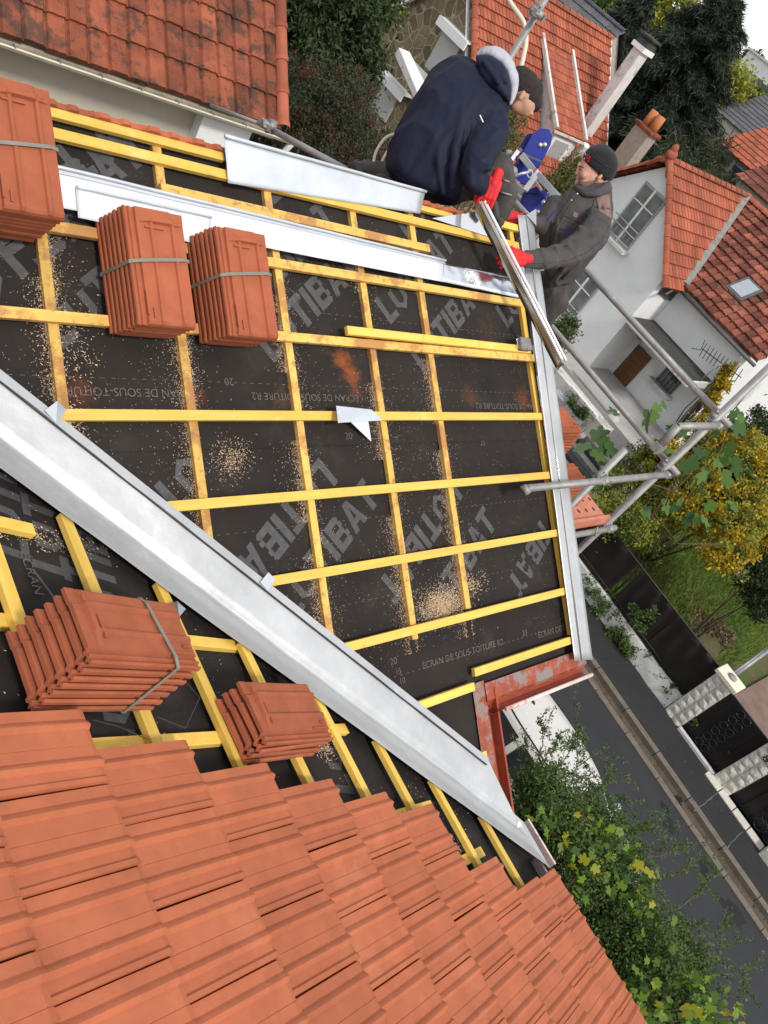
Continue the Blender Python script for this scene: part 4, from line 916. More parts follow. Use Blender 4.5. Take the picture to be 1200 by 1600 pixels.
# ---- stone house across the street
t = thing('stone_house','rubble stone house with orange tiled roof, white lintels and a white dormer','house',(20,22,0))
gx = 20.0; ap = (22.0,7.70); er = (17.3,2.95); el = (26.6,2.9)
mb = MB(); mb.prism([V((gx+.15,17.6,-1)),V((gx+.15,26.2,-1)),V((gx+.15,26.2,3.1)),V((gx+.15,22.0,7.45)),V((gx+.15,17.6,3.1))],(.3,0,0)); mb.build('gable_wall','stone',t)
mb = MB(); mb.box((gx+.45,17.65,-1),(27.3,26.1,3.1)); mb.build('wall','stone',t)
u45 = nrm((0,ap[0]-er[0],ap[1]-er[1])); Lr = math.hypot(ap[0]-er[0],ap[1]-er[1])
def nodorm(c): return not (23.55 < c[0] < 25.2 and 18.4 < c[1] < 20.6)
mb = MB(); tiled(mb,(gx,er[0],er[1]),XD,u45,7.75,Lr,tw=.185,tl=.335,rib=.04,drop=.065,clip=nodorm); mb.build('roof','tile_far',t)
ul = nrm((0,ap[0]-el[0],ap[1]-el[1])); Ll = math.hypot(ap[0]-el[0],ap[1]-el[1])
mb = MB(); tiled(mb,(gx+7.75,el[0],el[1]),-XD,ul,7.75,Ll,tw=.24,tl=.335,rib=.02,drop=.03); mb.build('roof','tile_far',t)
mb = MB(); ridge_caps(mb,(gx,ap[0],ap[1]+.03),(gx+7.8,ap[0],ap[1]+.03),.13,.4); mb.build('ridge_tile','tile_far',t)
mb = MB(); ridge_caps(mb,(gx-.02,er[0],er[1]+.05),(gx-.02,ap[0],ap[1]+.05),.12,.36); ridge_caps(mb,(gx-.02,el[0],el[1]+.05),(gx-.02,ap[0],ap[1]+.05),.12,.36); mb.build('verge_tile','tile_far',t)
mb = MB(); mb.bar((gx-.1,el[0]-.1,el[1]-.16),(gx-.1,ap[0]-.1,ap[1]-.26),.22,.14,(-1,0,0)); mb.bar((gx-.06,er[0]+.3,er[1]-.05),(gx-.06,ap[0],ap[1]-.3),.05,.10,(-1,0,0)); mb.build('verge_board','white',t)
mb = MB(); mb.bar((gx+7.76,er[0],er[1]+.02),(gx+7.76,ap[0],ap[1]+.02),.05,.14,(1,0,0)); mb.build('far_verge_board','white_old',t)
for bd, sh in ((((594,107),(631,146),(625,160),(588,118)),((598,134),(620,157),(602,192),(581,166))),(((688,24),(731,65),(724,79),(680,37)),((692,50),(724,82),(683,128),(667,101)))):
    P = [AX(p,gx+.10) for p in sh]; y0, y1, z0, z1 = (P[1][1]+P[2][1])/2, (P[0][1]+P[3][1])/2, (P[2][2]+P[3][2])/2, (P[0][2]+P[1][2])/2
    f_ = MB(); f_.box((gx+.06,y0,z0),(gx+.14,y1,z1+.25)); f_.build('window_shutter','shutter',t)
    P = [AX(p,gx-.28) for p in bd]; y0, y1, z0, z1 = (P[1][1]+P[2][1])/2, (P[0][1]+P[3][1])/2, (P[2][2]+P[3][2])/2, (P[0][2]+P[1][2])/2
    mb = MB(); mb.box((gx-.30,y0,z0),(gx-.24,y1,z1)); mb.box((gx-.238,y0,z1-.05),(gx+.14,y1,z1-.002)); mb.build('shutter_box','white',t)
mb = MB(); c0, c1, c2, c3 = AX((623,74),gx-1.3), AX((653,148),gx-1.3), AX((649,158),gx-1.3), AX((617,86),gx-1.3); mb.prism([c0,c1,c2,c3],(.05,0,0)); mb.build('porch_fascia','white_old',t)
mb = MB(); c4, c5 = AX((640,81),gx-.9), AX((664,130),gx-.9); mb.prism([c0+V((.06,0,0)),c1+V((.06,0,0)),c5,c4],(0,0,-.05)); mb.build('porch_top','white',t)
mb = MB(); d0, d1 = AX((648,98),gx-.1), AX((674,122),gx-.1); mb.prism([c4+V((.02,0,-.1)),c5+V((.02,0,-.1)),d1,d0],(0,0,-.06)); mb.build('porch_roof','frame_grey',t)
# dormer
dy, dx0, dx1, dz = 18.55, 23.6, 25.15, 5.08
mb = MB(); A0, A1, A2, A3 = V((dx0-.1,dy-.15,dz)), V((dx1+.12,dy-.15,dz)), V((dx1+.12,21.1,6.78)), V((dx0-.1,21.1,6.78))
mb2 = MB(); tiled(mb2, A0, XD, nrm(A3-A0), dx1-dx0+.22, np.linalg.norm(A3-A0), tw=.2, tl=.32, rib=.018, drop=.028); f_ = mb2.build('dormer_roof','tile_far',t)
mb.prism([A0-ZD*.03,A1-ZD*.03,A2-ZD*.03,A3-ZD*.03],(0,0,-.08)); 
for X in (dx0, dx1-.12): mb.prism([V((X,dy,3.75)),V((X,dy,dz-.05)),V((X,21.0,6.66))],(.12,0,0))
mb.box((dx0+.12,dy,3.8),(dx1-.12,dy+.1,dz-.12)); mb.build('dormer_wall','white_old',t)
f_ = MB(); f_.box((dx0+.2,dy-.03,4.02),(dx1-.25,dy-.003,4.85)); w = f_.build('dormer_window','white',t)
f_ = MB(); f_.box((dx0+.36,dy-.045,4.12),(dx1-.40,dy-.032,4.76)); f_.build('pane','frame_grey',w)
mb = MB(); mb.box((dx0-.1,dy-.3,3.72),(dx1+.1,dy,3.86)); mb.build('dormer_sill','white',t)
for X,zz in ((dx0-.12,0),(dx1+.1,.0)):
    mb = MB(); mb.bar(V((X,dy-.15,dz+.06)),V((X,21.15,6.90)),.12,.12,(0,-.5,1)); mb.build('dormer_verge','white_old',t)
    mb = MB(); mb.bar(V((X,21.15,6.86)),V((X,21.8,7.50)),.14,.05,(0,-.7,.7)); mb.build('lead_strip','zinc_dull',t)
mb = MB(); mb.bar((dx1+.42,dy+.2,3.9),(dx1+.32,dy-.15,5.0),.28,.28); mb.build('dormer_pipe','white',t)
cx, cy = 26.55, 19.55; top = AX((978,84),26.5)
mb = MB(); mb.box((cx-.34,cy-.24,4.6),(cx+.14,cy+.20,8.25)); s_ = mb.build('chimney','white_old',t,bevel=.03)
mb = MB(); mb.box((cx-.43,cy-.33,8.12),(cx+.23,cy+.29,8.28)); mb.build('chimney_band','white',s_)
mb = MB(); mb.box((cx-.36,cy-.30,8.28),(cx+.16,cy+.24,8.45)); mb.box((cx-.42,cy-.36,8.55),(cx+.22,cy+.30,8.62)); mb.box((cx-.3,cy-.25,8.45),(cx+.1,cy+.2,8.55)); mb.build('chimney_cap','dark_concrete',s_)
# slate roof and grey building behind the stone house
def simple_house(label, x0,x1,y0,y1,z0,ze,zr, rid, rm, wm, tw=.4, cat='house', wins=(), over=.3, name='distant_house', chim=None):
    t = thing(name, label, cat, ((x0+x1)/2,(y0+y1)/2,z0)); mb = MB(); mb.box((x0,y0,z0),(x1,y1,ze))
    if rid == 'x':
        ym = (y0+y1)/2
        mb.prism([V((x0,y0,ze)),V((x0,y1,ze)),V((x0,ym,zr-.1))],(x1-x0,0,0)); mb.build('wall',wm,t)
        for (oy,sy) in ((y0-over,1),(y1+over,-1)):
            ze_ = ze-over*(zr-ze)/(ym-y0); v = V((0,sy*(ym-y0+over),zr-ze_)); m2 = MB(); o = V((x0-over,oy,ze_+.05)) if sy > 0 else V((x1+over,oy,ze_+.05)); tiled(m2,o,XD*sy,v,x1-x0+2*over,np.linalg.norm(v),tw=tw,tl=.5,rib=.03,drop=.05); m2.build('roof',rm,t)
        m2 = MB(); ridge_caps(m2,(x0-over,ym,zr+.05),(x1+over,ym,zr+.05),.14,.5); m2.build('ridge_tile',rm,t)
    else:
        xm = (x0+x1)/2
        mb.prism([V((x0,y0,ze)),V((x1,y0,ze)),V((xm,y0,zr-.1))],(0,y1-y0,0)); mb.build('wall',wm,t)
        for (ox,sx) in ((x0-over,1),(x1+over,-1)):
            ze_ = ze-over*(zr-ze)/(xm-x0); v = V((sx*(xm-x0+over),0,zr-ze_)); m2 = MB(); o = V((ox,y1+over,ze_+.05)) if sx > 0 else V((ox,y0-over,ze_+.05)); tiled(m2,o,-YD*sx,v,y1-y0+2*over,np.linalg.norm(v),tw=tw,tl=.5,rib=.03,drop=.05); m2.build('roof',rm,t)
        m2 = MB(); ridge_caps(m2,(xm,y0-over,zr+.05),(xm,y1+over,zr+.05),.14,.5); m2.build('ridge_tile',rm,t)
    for (a,b) in wins:
        f_ = MB(); f_.box(a,b); w = f_.build('window','frame_grey',t); a2,b2 = V(a),V(b); k = int(np.argmin(b2-a2)); 
        g2 = MB(); i_ = .08; lo, hi = a2+i_, b2-i_; lo[k] = a2[k]-.02; hi[k] = a2[k]-.004; g2.box(lo,hi); g2.build('pane','glass',w)
    if chim:
        m2 = MB(); c = V(chim); m2.box(c+V((-.4,-.4,-1.5)),c+V((.4,.4,0))); m2.build('chimney','chim',t)
    return t
simple_house('dark slate roofed house behind the orange roofed stone house',31,39,27.5,36,-3,3.8,7.6,'y','slate','beige_wall',tw=.3)

# ---- white house
t = thing('white_house','white rendered house with two orange tile roofs, tall windows and a covered brown door','house',(22,11,0))
GX = 22.0; apx = V((GX,13.24,6.86)); evR = V((GX,10.78,4.40)); evL = V((GX,16.2,3.85))
mb = MB(); mb.prism([V((GX+.12,11.0,-.6)),V((GX+.12,16,-.6)),V((GX+.12,16,4.0)),V((GX+.12,13.24,6.72)),V((GX+.12,11.0,4.5))],(.3,0,0)); mb.box((GX+.42,11.0,-.6),(30,16,3.9)); mb.build('gable_wall','white_wall',t)
mb = MB(); mb.box((23.45,7.95,-.6),(31,10.99,4.62)); mb.build('side_wall','white_wall',t)
vR = apx-evR; lenR = np.linalg.norm(vR)
def clipg(c):   # right of the valley, X limited
    return c[0] < 23.36+(c[1]-10.92)/(13.17-10.92)*(27.24-23.36)+.12
mb = MB(); tiled(mb, evR, XD, vR, 5.4, lenR, tw=.19, tl=.34, rib=.04, drop=.065, clip=clipg); mb.build('front_roof','tile_far',t)
vL = apx-evL; mb = MB(); tiled(mb, evL+XD*6, -XD, vL, 6, np.linalg.norm(vL), tw=.25, tl=.36); mb.build('front_roof','tile_far',t)
mb = MB(); ridge_caps(mb, apx+ZD*.04, V((27.3,13.2,6.9)), .12, .36); mb.build('ridge_tile','tile_far',t)
mb = MB(); ridge_caps(mb, evR+V((-.03,-.05,.02)), apx+V((-.03,0,.04)), .13, .33); ridge_caps(mb, evL+V((-.03,0,.02)), apx+V((-.03,0,.04)), .13, .33); mb.build('verge_tile','tile_far',t)
mb = MB(); mb.ball(apx+V((-.1,0,.18)),(.22,.14,.16)); mb.ball(apx+V((-.16,.0,.34)),(.12,.10,.14)); mb.tube([apx+V((-.12,.02,.02)),apx+V((-.15,.25,-.12)),apx+V((-.15,.42,-.42))],[.09,.08,.04],8); mb.tube([apx+V((-.12,-.02,.02)),apx+V((-.15,-.22,-.10)),apx+V((-.15,-.36,-.32))],[.09,.08,.04],8); mb.build('ridge_finial','tile_far',t)
# w2 roof: faces -X
e0 = V((23.15,11.4,4.50)); v2 = V((27.25-23.15,0,6.80-4.50))
def clip2(c):
    return (c[0] > 23.36+(c[1]-10.92)/(13.17-10.92)*(27.24-23.36)-.12)
mb = MB(); e00 = V((23.15,13.6,4.50)); tiled(mb, e00, -YD, v2, 6.0, np.linalg.norm(v2), tw=.25, tl=.36, rib=.045, drop=.07, clip=clip2, jit=.02); mb.build('side_roof','tile_brown',t)
v3 = V((-(31.4-27.25),0,6.80-4.50)); mb = MB(); tiled(mb, V((31.4,7.6,4.5)), YD, v3, 6, np.linalg.norm(v3), tw=.3, tl=.4); mb.build('side_roof','tile_brown',t)
mb = MB(); ridge_caps(mb,(27.25,13.2,6.86),(27.25,7.6,6.86),.13,.36); mb.build('ridge_tile','tile_far',t)
mb = MB(); mb.prism([V((23.45,7.96,4.6)),V((31,7.96,4.6)),V((27.25,7.96,6.7))],(0,.3,0)); mb.build('side_gable','white_wall',t)
mb = MB(); a, b = V((27.24,13.17,6.84)), V((23.30,10.88,4.55)); mb.bar(a+ZD*.09+V((-.12,0,0)),b+ZD*.09+V((-.12,0,0)),.24,.04,(0,0,1)); mb.build('valley_strip','concrete',t)
mb = MB(); mb.tube([(23.08,10.95,4.42),(23.08,7.55,4.42)],.055,8); mb.tube([(23.08,10.95,4.42),(22.1,10.62,4.30)],.035,8); mb.build('gutter','frame_dark',t)
mb = MB(); mb.tube([(23.1,8.0,4.38),(23.2,8.0,4.15),(23.38,8.05,3.95),(23.38,8.3,3.8)],.05,8); mb.tube([(23.38,8.02,3.85),(23.38,8.0,.2)],.045,8); mb.build('downpipe','white_old',t)
def AP(p): r = ray(*p); o = e00; n_ = nrm(np.cross(-YD, v2)); return EYE+r*(((o-EYE)@n_)/(r@n_))
q = [AP(p) for p in ((1135,450),(1168,441),(1186,460),(1152,471))]; n_ = nrm(np.cross(-YD,v2)); n_ = n_ if n_[2]>0 else -n_
c = sum(q)/4; mb = MB(); mb.obox(c+n_*.07, YD*.34, nrm(v2)*.47, n_*.06); s_ = mb.build('roof_window','frame_dark',t); mb = MB(); mb.obox(c+n_*.14, YD*.25, nrm(v2)*.37, n_*.008); mb.build('pane','skyglass',s_)
mb = MB(); q = [AP(p) for p in ((1111,444),(1122,446),(1164,483),(1158,487))]; mb.prism([x+n_*.045 for x in q], n_*.01); mb.build('pinkish_repair_patch','worn',t)
def french_window(y0,y1,z0,z1,X,rail=True):
    f_ = MB(); 
    f_.box((X-.03,y0,z0),(X+.05,y1,z1)); w = f_.build('window','frame_grey',t)
    g2 = MB(); ym = (y0+y1)/2
    for a,b in ((y0+.06,ym-.04),(ym+.04,y1-.06)): g2.box((X-.045,a,z0+.08),(X-.033,b,z1-.08))
    g2.build('pane','glass_pale',w)
    g2 = MB(); g2.box((X-.06,ym-.035,z0),(X-.0461,ym+.035,z1)); g2.box((X-.060,y0+.06,z0+(z1-z0)*.68),(X-.0462,ym-.036,z0+(z1-z0)*.70)); g2.box((X-.060,ym+.036,z0+(z1-z0)*.68),(X-.0462,y1-.06,z0+(z1-z0)*.70)); g2.build('glazing_bar','white',w)
    s2 = MB(); s2.box((X-.30,y0-.10,z0-.10),(X+.05,y1+.10,z0-.002)); s2.build('sill','white_old',w)
    if rail:
        r2 = MB()
        for zz in (.12,.42,.60): r2.tube([(X-.2,y0-.06,z0+zz),(X-.2,y1+.06,z0+zz)],.018,6)
        for k in range(5): yy = y0+(y1-y0)*(k+.5)/5; r2.tube([(X-.2,yy,z0+.12),(X-.2,yy,z0+.42)],.009,5)
        r2.build('window_rail','frame_grey',w)
french_window(12.52,13.48,4.36,6.10,GX+.10)
french_window(12.45,13.45,1.50,3.20,GX+.10)
WX = 23.44
a,b,c,d = [AX(p,WX) for p in ((1000,537),(1018,562),(960,623),(942,602))]
y0,y1,z0,z1 = (b[1]+c[1])/2,(a[1]+d[1])/2,(c[2]+d[2])/2,(a[2]+b[2])/2
mb = MB(); mb.box((WX-.05,y0,z0-.2),(WX,y1,z1)); mb.build('door','door',t)
mb = MB(); mb.box((WX-.07,y1+.003,z0-.2),(WX,y1+.20,z1+.1)); mb.box((WX-.14,y1+.25,z0-.2),(WX,y1+.33,z1+.1)); mb.build('door_frame','white_old',t)
# canopy slab
a,b = AX((986,494),22.0), AX((1080,597),22.0); zc = (a[2]+b[2])/2
mb = MB(); mb.box((22.0,b[1],zc-.14),(23.44,a[1],zc+.0)); mb.build('canopy_slab','dark_concrete',t)
mb = MB(); mb.box((21.85,b[1]-.03,zc-.17),(21.998,a[1]+.03,zc+.04)); mb.box((22.0,b[1]-.08,zc-.15),(23.44,b[1]-.003,zc+.05)); mb.build('canopy_edge','white_old',t)
mb = MB(); mb.box((22.6,b[1]+.6,zc-.5),(23.4,b[1]+.68,zc-.14)); mb.box((22.6,a[1]-.5,zc-.4),(23.4,a[1]-.42,zc-.14)); mb.build('canopy_bracket','black',t)
a,b = AX((1052,573),WX), AX((1028,598),WX); y0,y1,z0,z1 = 0,0,0,0
a = AX((1048,592),WX); f_ = MB(); f_.box((WX-.05,a[1]-.35,a[2]-.33),(WX,a[1]+.35,a[2]+.33)); w = f_.build('window','frame_dark',t)
g2 = MB(); g2.box((WX-.07,a[1]-.26,a[2]-.26),(WX-.052,a[1]+.26,a[2]+.26)); g2.build('pane','glass',w)
g2 = MB()
for k in range(5): g2.tube([(WX-.12,a[1]-.3+.15*k,a[2]-.3),(WX-.12,a[1]-.3+.15*k,a[2]+.3)],.012,5)
g2.build('window_bar','frame_grey',w)
g2 = MB(); g2.box((WX-.28,a[1]-.5,a[2]-.45),(WX,a[1]+.5,a[2]-.34)); g2.build('sill','white_old',w)
# entrance landing, parapet beams and railing in front
def beamx(p, q, X, w, h, mat, name):
    a, b = AX(p,X), AX(q,X); z = (a[2]+b[2])/2; mb = MB(); mb.box((X,b[1],z-h),(X+w,a[1],z)); return mb.build(name,mat,t)
beamx((915,575),(968,640),20.9,.16,.2,'white','landing_parapet')
beamx((890,605),(935,648),20.3,.10,.08,'white','rail_top')
mb = MB(); a,b = AX((886,610),20.35), AX((932,652),20.35); k = 0
yy = b[1]
while yy < a[1]: mb.tube([(20.35,yy,a[2]-.75),(20.35,yy,a[2]-.02)],.012,5); yy += .09
mb.build('railing_bar','concrete',t)
beamx((862,610),(905,655),19.6,.35,.5,'frame_grey','planter_wall')
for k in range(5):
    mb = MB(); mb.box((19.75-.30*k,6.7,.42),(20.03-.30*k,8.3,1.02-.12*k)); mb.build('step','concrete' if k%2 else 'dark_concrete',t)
a,b = AX((915,575),20.9), AX((968,640),20.9); mb = MB(); mb.box((20.45,b[1]-.3,-.6),(20.895,a[1]+.8,a[2]-.55)); mb.build('landing','white_old',t)
p, q = AD((905,688),24), AD((965,645),24); mb = MB(); mb.bar(AX((905,690),20.4),AX((962,650),21.2),.35,.22); mb.build('stair_string','white_old',t)
# chimney behind the white house
base = V((29.0,16.6,0)); 
t2 = thing('chimney_stack','buff rendered chimney stack with two orange clay pots behind the white house','chimney',(27.6,15.6,2))
cc = AX((1010,205),27.5); c2 = AX((958,262),27.5)
mb = MB(); w_ = .38; mb.box((cc[0]-.28,cc[1]-w_,1.0),(cc[0]+.28,cc[1]+w_,cc[2])); mb.build('stack','chim',t2)
mb = MB(); mb.box((cc[0]-.36,cc[1]-w_-.10,cc[2]),(cc[0]+.36,cc[1]+w_+.10,cc[2]+.14)); mb.build('stack_cap','tile_old',t2,bevel=.04)
for dy_ in (-.19,.19):
    mb = MB(); mb.tube([(cc[0],cc[1]+dy_,cc[2]+.1),(cc[0],cc[1]+dy_,cc[2]+.66)],[.17,.15],10); mb.build('chimney_pot','pot',t2)
# television aerial
t2 = thing('television_aerial','black television aerial with many short bars in front of the white side wall','aerial',AX((1118,592),22.3))
a, b = AX((1097,545),22.3), AX((1158,590),22.3); mb = MB(); mb.tube([a,b],.014,6)
for k in range(11):
    c = a+(b-a)*(k+.3)/11; mb.tube([c-V((.0,.05,.20)),c+V((.0,.05,.20))],.012,5)
mb.tube([a+V((0,.12,.22)),a+V((0,0,-.05)),a+V((0,.25,-.2))],.012,5); mb.build('antenna_bars','black',t2)
mb = MB(); c = (a+b)/2; mb.tube([c,c-V((0,-.05,.5)),c+V((.5,.30,-1.0))],.02,6); mb.build('mast','galv',t2)

# ---- houses further up the hill, right edge
simple_house('red roofed house with a glazed wall beside the conifer at the right edge',46,54,18,25.6,-6,5.9,7.9,'y','tile_far','beige_wall',tw=.4,wins=[((45.9,23.2,4.2),(45.97,24.2,5.6)),((45.9,24.4,4.2),(45.97,25.2,5.6))])
simple_house('low red roofed house with clay pots at the right edge behind the white house',38,44,12.0,19.2,-6,6.1,7.6,'y','tile_brown','beige_wall',tw=.5)
simple_house('dark grey ribbed roof house beyond the conifer near the right edge',62,71,26,36.5,-8,5.9,8.3,'y','slate','beige_wall',tw=.7)
t2 = thing('apartment_block','pale high apartment block on the hilltop at the right edge','apartment block',(150,85,0))
p0, p1 = AD((1158,100),170), AD((1235,190),170)
mb = MB(); X_ = 128; a, b = AX((1163,88),X_), AX((1200,118),X_); mb.box((X_,20,-12),(X_+14,a[1],b[2]+1.1)); mb.build('wall','white_wall',t2)
for p in ((1180,130),(1193,143),(1207,160),(1165,160)):
    c = AX(p,X_); mb = MB(); mb.box((X_-.1,c[1]-.9,c[2]-.8),(X_-.004,c[1]+.9,c[2]+.8)); mb.build('window','glass',t2)
mb = MB(); mb.box((X_-.4,20,b[2]+1.1),(X_+14,a[1]+.2,b[2]+1.4)); mb.build('parapet','white_old',t2)

# ================================================================ street edge: wall, fence, gates
WXX = 15.75
def onwall(p, dx=0): return AX(p, WXX+dx)
t = thing('low_garden_wall','flaking white low wall with ivy along the pavement below the brown mesh fence','wall',(15.9,5,0))
mb = MB(); mb.grid(lambda u,v: V((WXX-.06+.10*v*v+.035*noise.noise(Vector((u*30,v*2,0))), 1.08+u*12, .0+v*(.50+.03*noise.noise(Vector((u*16,0,3)))))), 120, 6); mb.grid(lambda u,v: V((WXX+.04+.3*v+.0*u, 1.08+u*12, .50+.03*noise.noise(Vector((u*16,0,3))))), 120, 3); mb.build('wall','wallwhite',t)
P, ct, cc = crown_pts(5200,[((WXX+.05,3.0,.42),(.10,2.6,.14)),((WXX-.1,2.75,.15),(.16,.45,.25)),((WXX+.0,2.9,1.0),(.06,.35,.5)),((WXX-.08,3.6,.2),(.08,1.6,.1))],70,.05)
leaf_mesh(P, rdirs(5200,(-.5,0,-.2)), rdirs(5200,(-1,0,1)), .05, .045, .5*ct+.5*RNG.random(5200), ORG[t.name], 'ivy', 'l_pyra', t)
t = thing('mesh_fence','dark brown privacy mesh fence with a light gap above the flaking white wall','fence',(15.85,5,.5))
FT = 1.60
fm = lambda u,v,y0,y1: V((WXX+.16+.02*math.sin(u*23)*v+.03*noise.noise(Vector((u*6,v*2,5))), y0+(y1-y0)*u, .50+v*(FT-.50+.015*math.sin(u*17))))
for y0,y1 in ((1.10,2.42),(2.44,3.62),(3.80,6.2),(6.22,9.5),(9.52,12.5)):
    mb = MB(); mb.grid(lambda u,v: fm(u,v,y0,y1), 40, 10); mb.build('mesh_panel','mesh',t).modifiers.new('s','SOLIDIFY').thickness = .006
mb = MB(); mb.tube([(WXX+.16,1.05,FT+.01),(WXX+.16,12.5,FT+.01)],.018,6); mb.tube([(WXX+.13,1.05,.62),(WXX+.13,12.5,.62)],.012,6); mb.build('rail','gate',t)
for y in (1.08,2.43,3.71,6.21,9.51):
    mb = MB(); mb.tube([(WXX+.2,y,.3),(WXX+.2,y,FT)],.022,8); mb.build('post','gate',t)
def pillar(y0, y1, label, numeral=False, h=1.62, cap=True):
    t = thing('stone_pillar', label, 'pillar', (WXX,(y0+y1)/2,0), 'stone pillars of the gateway'); mb = MB(); n = 8
    for k in range(n):
        z0, z1 = h*k/n+.004, h*(k+1)/n-.004; mb.tint = random.random(); x = WXX-.06
        ym = (y0+y1)/2+random.uniform(-.08,.08)*0
        for a,b in ((y0,ym-.004),(ym+.004,y1)):
            mb.grid(lambda u,v: V((x-.035*math.sin(u*math.pi)*math.sin(v*math.pi)+.02*noise.noise(Vector((u*3+k,v*3,a*9))), a+(b-a)*u, z0+(z1-z0)*v)), 5, 5, False)
    mb.box((WXX-.05,y0+.004,0),(WXX+.25,y1-.004,h)); mb.build('shaft','stonepillar',t)
    if cap:
        mb = MB(); mb.box((WXX-.13,y0-.06,h),(WXX+.33,y1+.06,h+.10)); c_ = mb.build('cap','cap',t,bevel=.015)
        mb = MB(); mb.tube([(WXX+.1,(y0+y1)/2,h+.10),(WXX+.1,(y0+y1)/2,h+.13)],.10,16); mb.build('ornament','concrete',c_)
    if numeral:
        mb = MB(); put_text(mb,'8',.24,(WXX-.105,(y0+y1)/2+.07,h-.36),(0,-1,0),(0,0,1),0); mb.build('house_number','black',t).modifiers.new('s','SOLIDIFY').thickness = .01
    return t
yA = onwall((1042,1122))[1]; 
pillar(.60,1.06,'cream stone pillar at the end of the dark mesh fence')
pillar(-.98,-.52,'cream stone pillar bearing the black numeral 8',True)
pillar(-3.4,-2.9,'cream stone pillar near the bottom right edge',False)
def gate(y0,y1,label):
    t = thing('metal_gate',label,'gate',(WXX+.1,(y0+y1)/2,.1),'dark metal gates along the pavement'); z0,z1 = .10,1.50; X = WXX+.1
    mb = MB(); mb.box((X,y0,z0),(X+.04,y1,z1)); mb.build('leaf','gate',t)
    mb = MB()
    n = 7
    for k in range(n+1):
        y = y0+(y1-y0)*k/n; mb.box((X-.03,y-.02,z0),(X-.002,y+.02,z1))
    mb.box((X-.032,y0,z1-.05),(X-.003,y1,z1+.02)); mb.box((X-.032,y0,z0-.02),(X-.003,y1,z0+.05)); mb.build('frame','black',t)
    mb = MB(); n2 = 6
    for col in range(2):
        for k in range(n2):
            c = V((X-.035, y0+(y1-y0)*(.46+.16*col), z0+.14+(z1-z0-.25)*k/(n2-1))); r_ = (y1-y0)*.078
            pts = [c+V((0,r_*math.cos(a),r_*math.sin(a))) for a in np.linspace(0,2*math.pi,17)]; mb.tube(pts,.011,5,False)
    mb.build('scroll_work','carglass',t)
    mb = MB(); mb.ball((X-.07,y0+.2,z0+.55),(.03,.05,.05)); mb.build('handle','black',t)
gate(-.50,.58,'dark garden gate with ring scrollwork between two cream pillars')
gate(-2.85,-1.02,'wider dark gate right of the pillar with the numeral 8')
mb = MB()
y = -8.0
t = thing('pale_stone_kerb_wall','pale stone plinth blocks edging the pavement at the bottom right','wall',(15.6,-3,0))
mb = MB()
for k in range(16):
    mb.tint = random.random(); y0 = -.4-.42*k; hh = .12 if k < 4 else .30+.05*random.random(); mb.box((15.46-.10*(k>3),y0-.40,.02),(15.68,y0,hh))
mb.build('plinth_block','stonepillar',t,bevel=.01)
mb = MB(); mb.box((15.62,-.50,.02),(15.72,.60,.16)); mb.build('gate_sill','white_old',t)
mb = MB()
for k in range(14): mb.tint = random.random(); y0 = -2.9-.25*k; mb.box((15.55,y0-.09,.31),(15.75,y0,.37))
mb.build('brick_row','tile_far',t)
# grey tube rail behind the driveway
mb = MB(); mb.tube([onwall((1140,1055),.6)+0, AX((1200,1012),17.4)],.03,8); mb.tube([AX((1140,1060),16.4),AX((1215,1005),17.6)],.05,8); single(mb,'pipe_rail','galv','grey pipe rail running back from the first cream pillar','railing')
# ================================================================ scaffold
scf = thing('scaffold','galvanised tube scaffold with couplers and an orange steel deck beyond the right gable edge','scaffold',(5.2,3,0))
TR = .0242
SX, SI, SY = 5.60, 4.735, 1.752
def tb(a, b, r=TR, mat='galv', name='tube', parent=None):
    mb = MB(); mb.tube([a,b],r,16); o = mb.build(name, mat, parent or scf)
    return o
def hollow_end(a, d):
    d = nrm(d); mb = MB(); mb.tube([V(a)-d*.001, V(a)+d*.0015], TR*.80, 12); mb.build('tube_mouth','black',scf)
def coupler(c, d1, d2, s=1.0):
    d1, d2 = nrm(d1), nrm(d2); n = nrm(np.cross(d1,d2)); c = V(c); mb = MB()
    for d,off in ((d1,-1),(d2,1)):
        cc = c+n*off*TR*1.0
        a = nrm(np.cross(d,n)); mb.tube([cc-d*.026*s, cc+d*.026*s], TR*1.28*s, 14)
        mb.obox(cc+a*TR*1.5, d*.022, a*.016, n*.018); mb.tube([cc+a*TR*1.75-n*.035, cc+a*TR*1.75+n*.045], .0075, 8); mb.tube([cc+a*TR*1.75+n*.022, cc+a*TR*1.75+n*.038], .014, 6)
        mb.obox(cc-a*TR*1.45, d*.02, a*.010, n*.03)
    mb.build('coupler','galv',scf)
tb((SX,SY,0),(SX,SY,9.6),.029); tb((SI,SY,0),(SI,SY,7.93)); 
tb((3.87,SY-.05,7.68),(SX+.07,SY-.05,7.68)); hollow_end((3.87,SY-.05,7.68),(-1,0,0))
mb = MB(); mb.tube([(3.88,SY-.05,7.68),(3.855,SY-.05,7.655)],[.032,.034],12); mb.build('sleeve','galv',scf)
tb((4.98,SY-.05,8.20),(SX+.07,SY-.05,8.20)); hollow_end((4.98,SY-.05,8.20),(-1,0,0))
mb = MB(); mb.tube([(4.99,SY-.05,8.21),(4.99,SY-.06,8.03)],.03,12); mb.obox((4.99,SY-.06,8.01),(.04,0,0),(0,.03,0),(0,0,.03)); mb.build('swivel_end','galv',scf)
tb((SX+.03,SY-.10,8.245),(SX+.03,5.4,8.245)); tb((SX+.03,SY-.10,7.73),(SX+.03,5.4,7.73))
tb((SI-.4,SY-.05,7.03),(SX+.08,SY-.05,7.03)); tb((SI-.2,3.4,7.03),(SX+.1,3.4,7.03)); tb((SI-.2,5.0,7.03),(SX+.1,5.0,7.03))
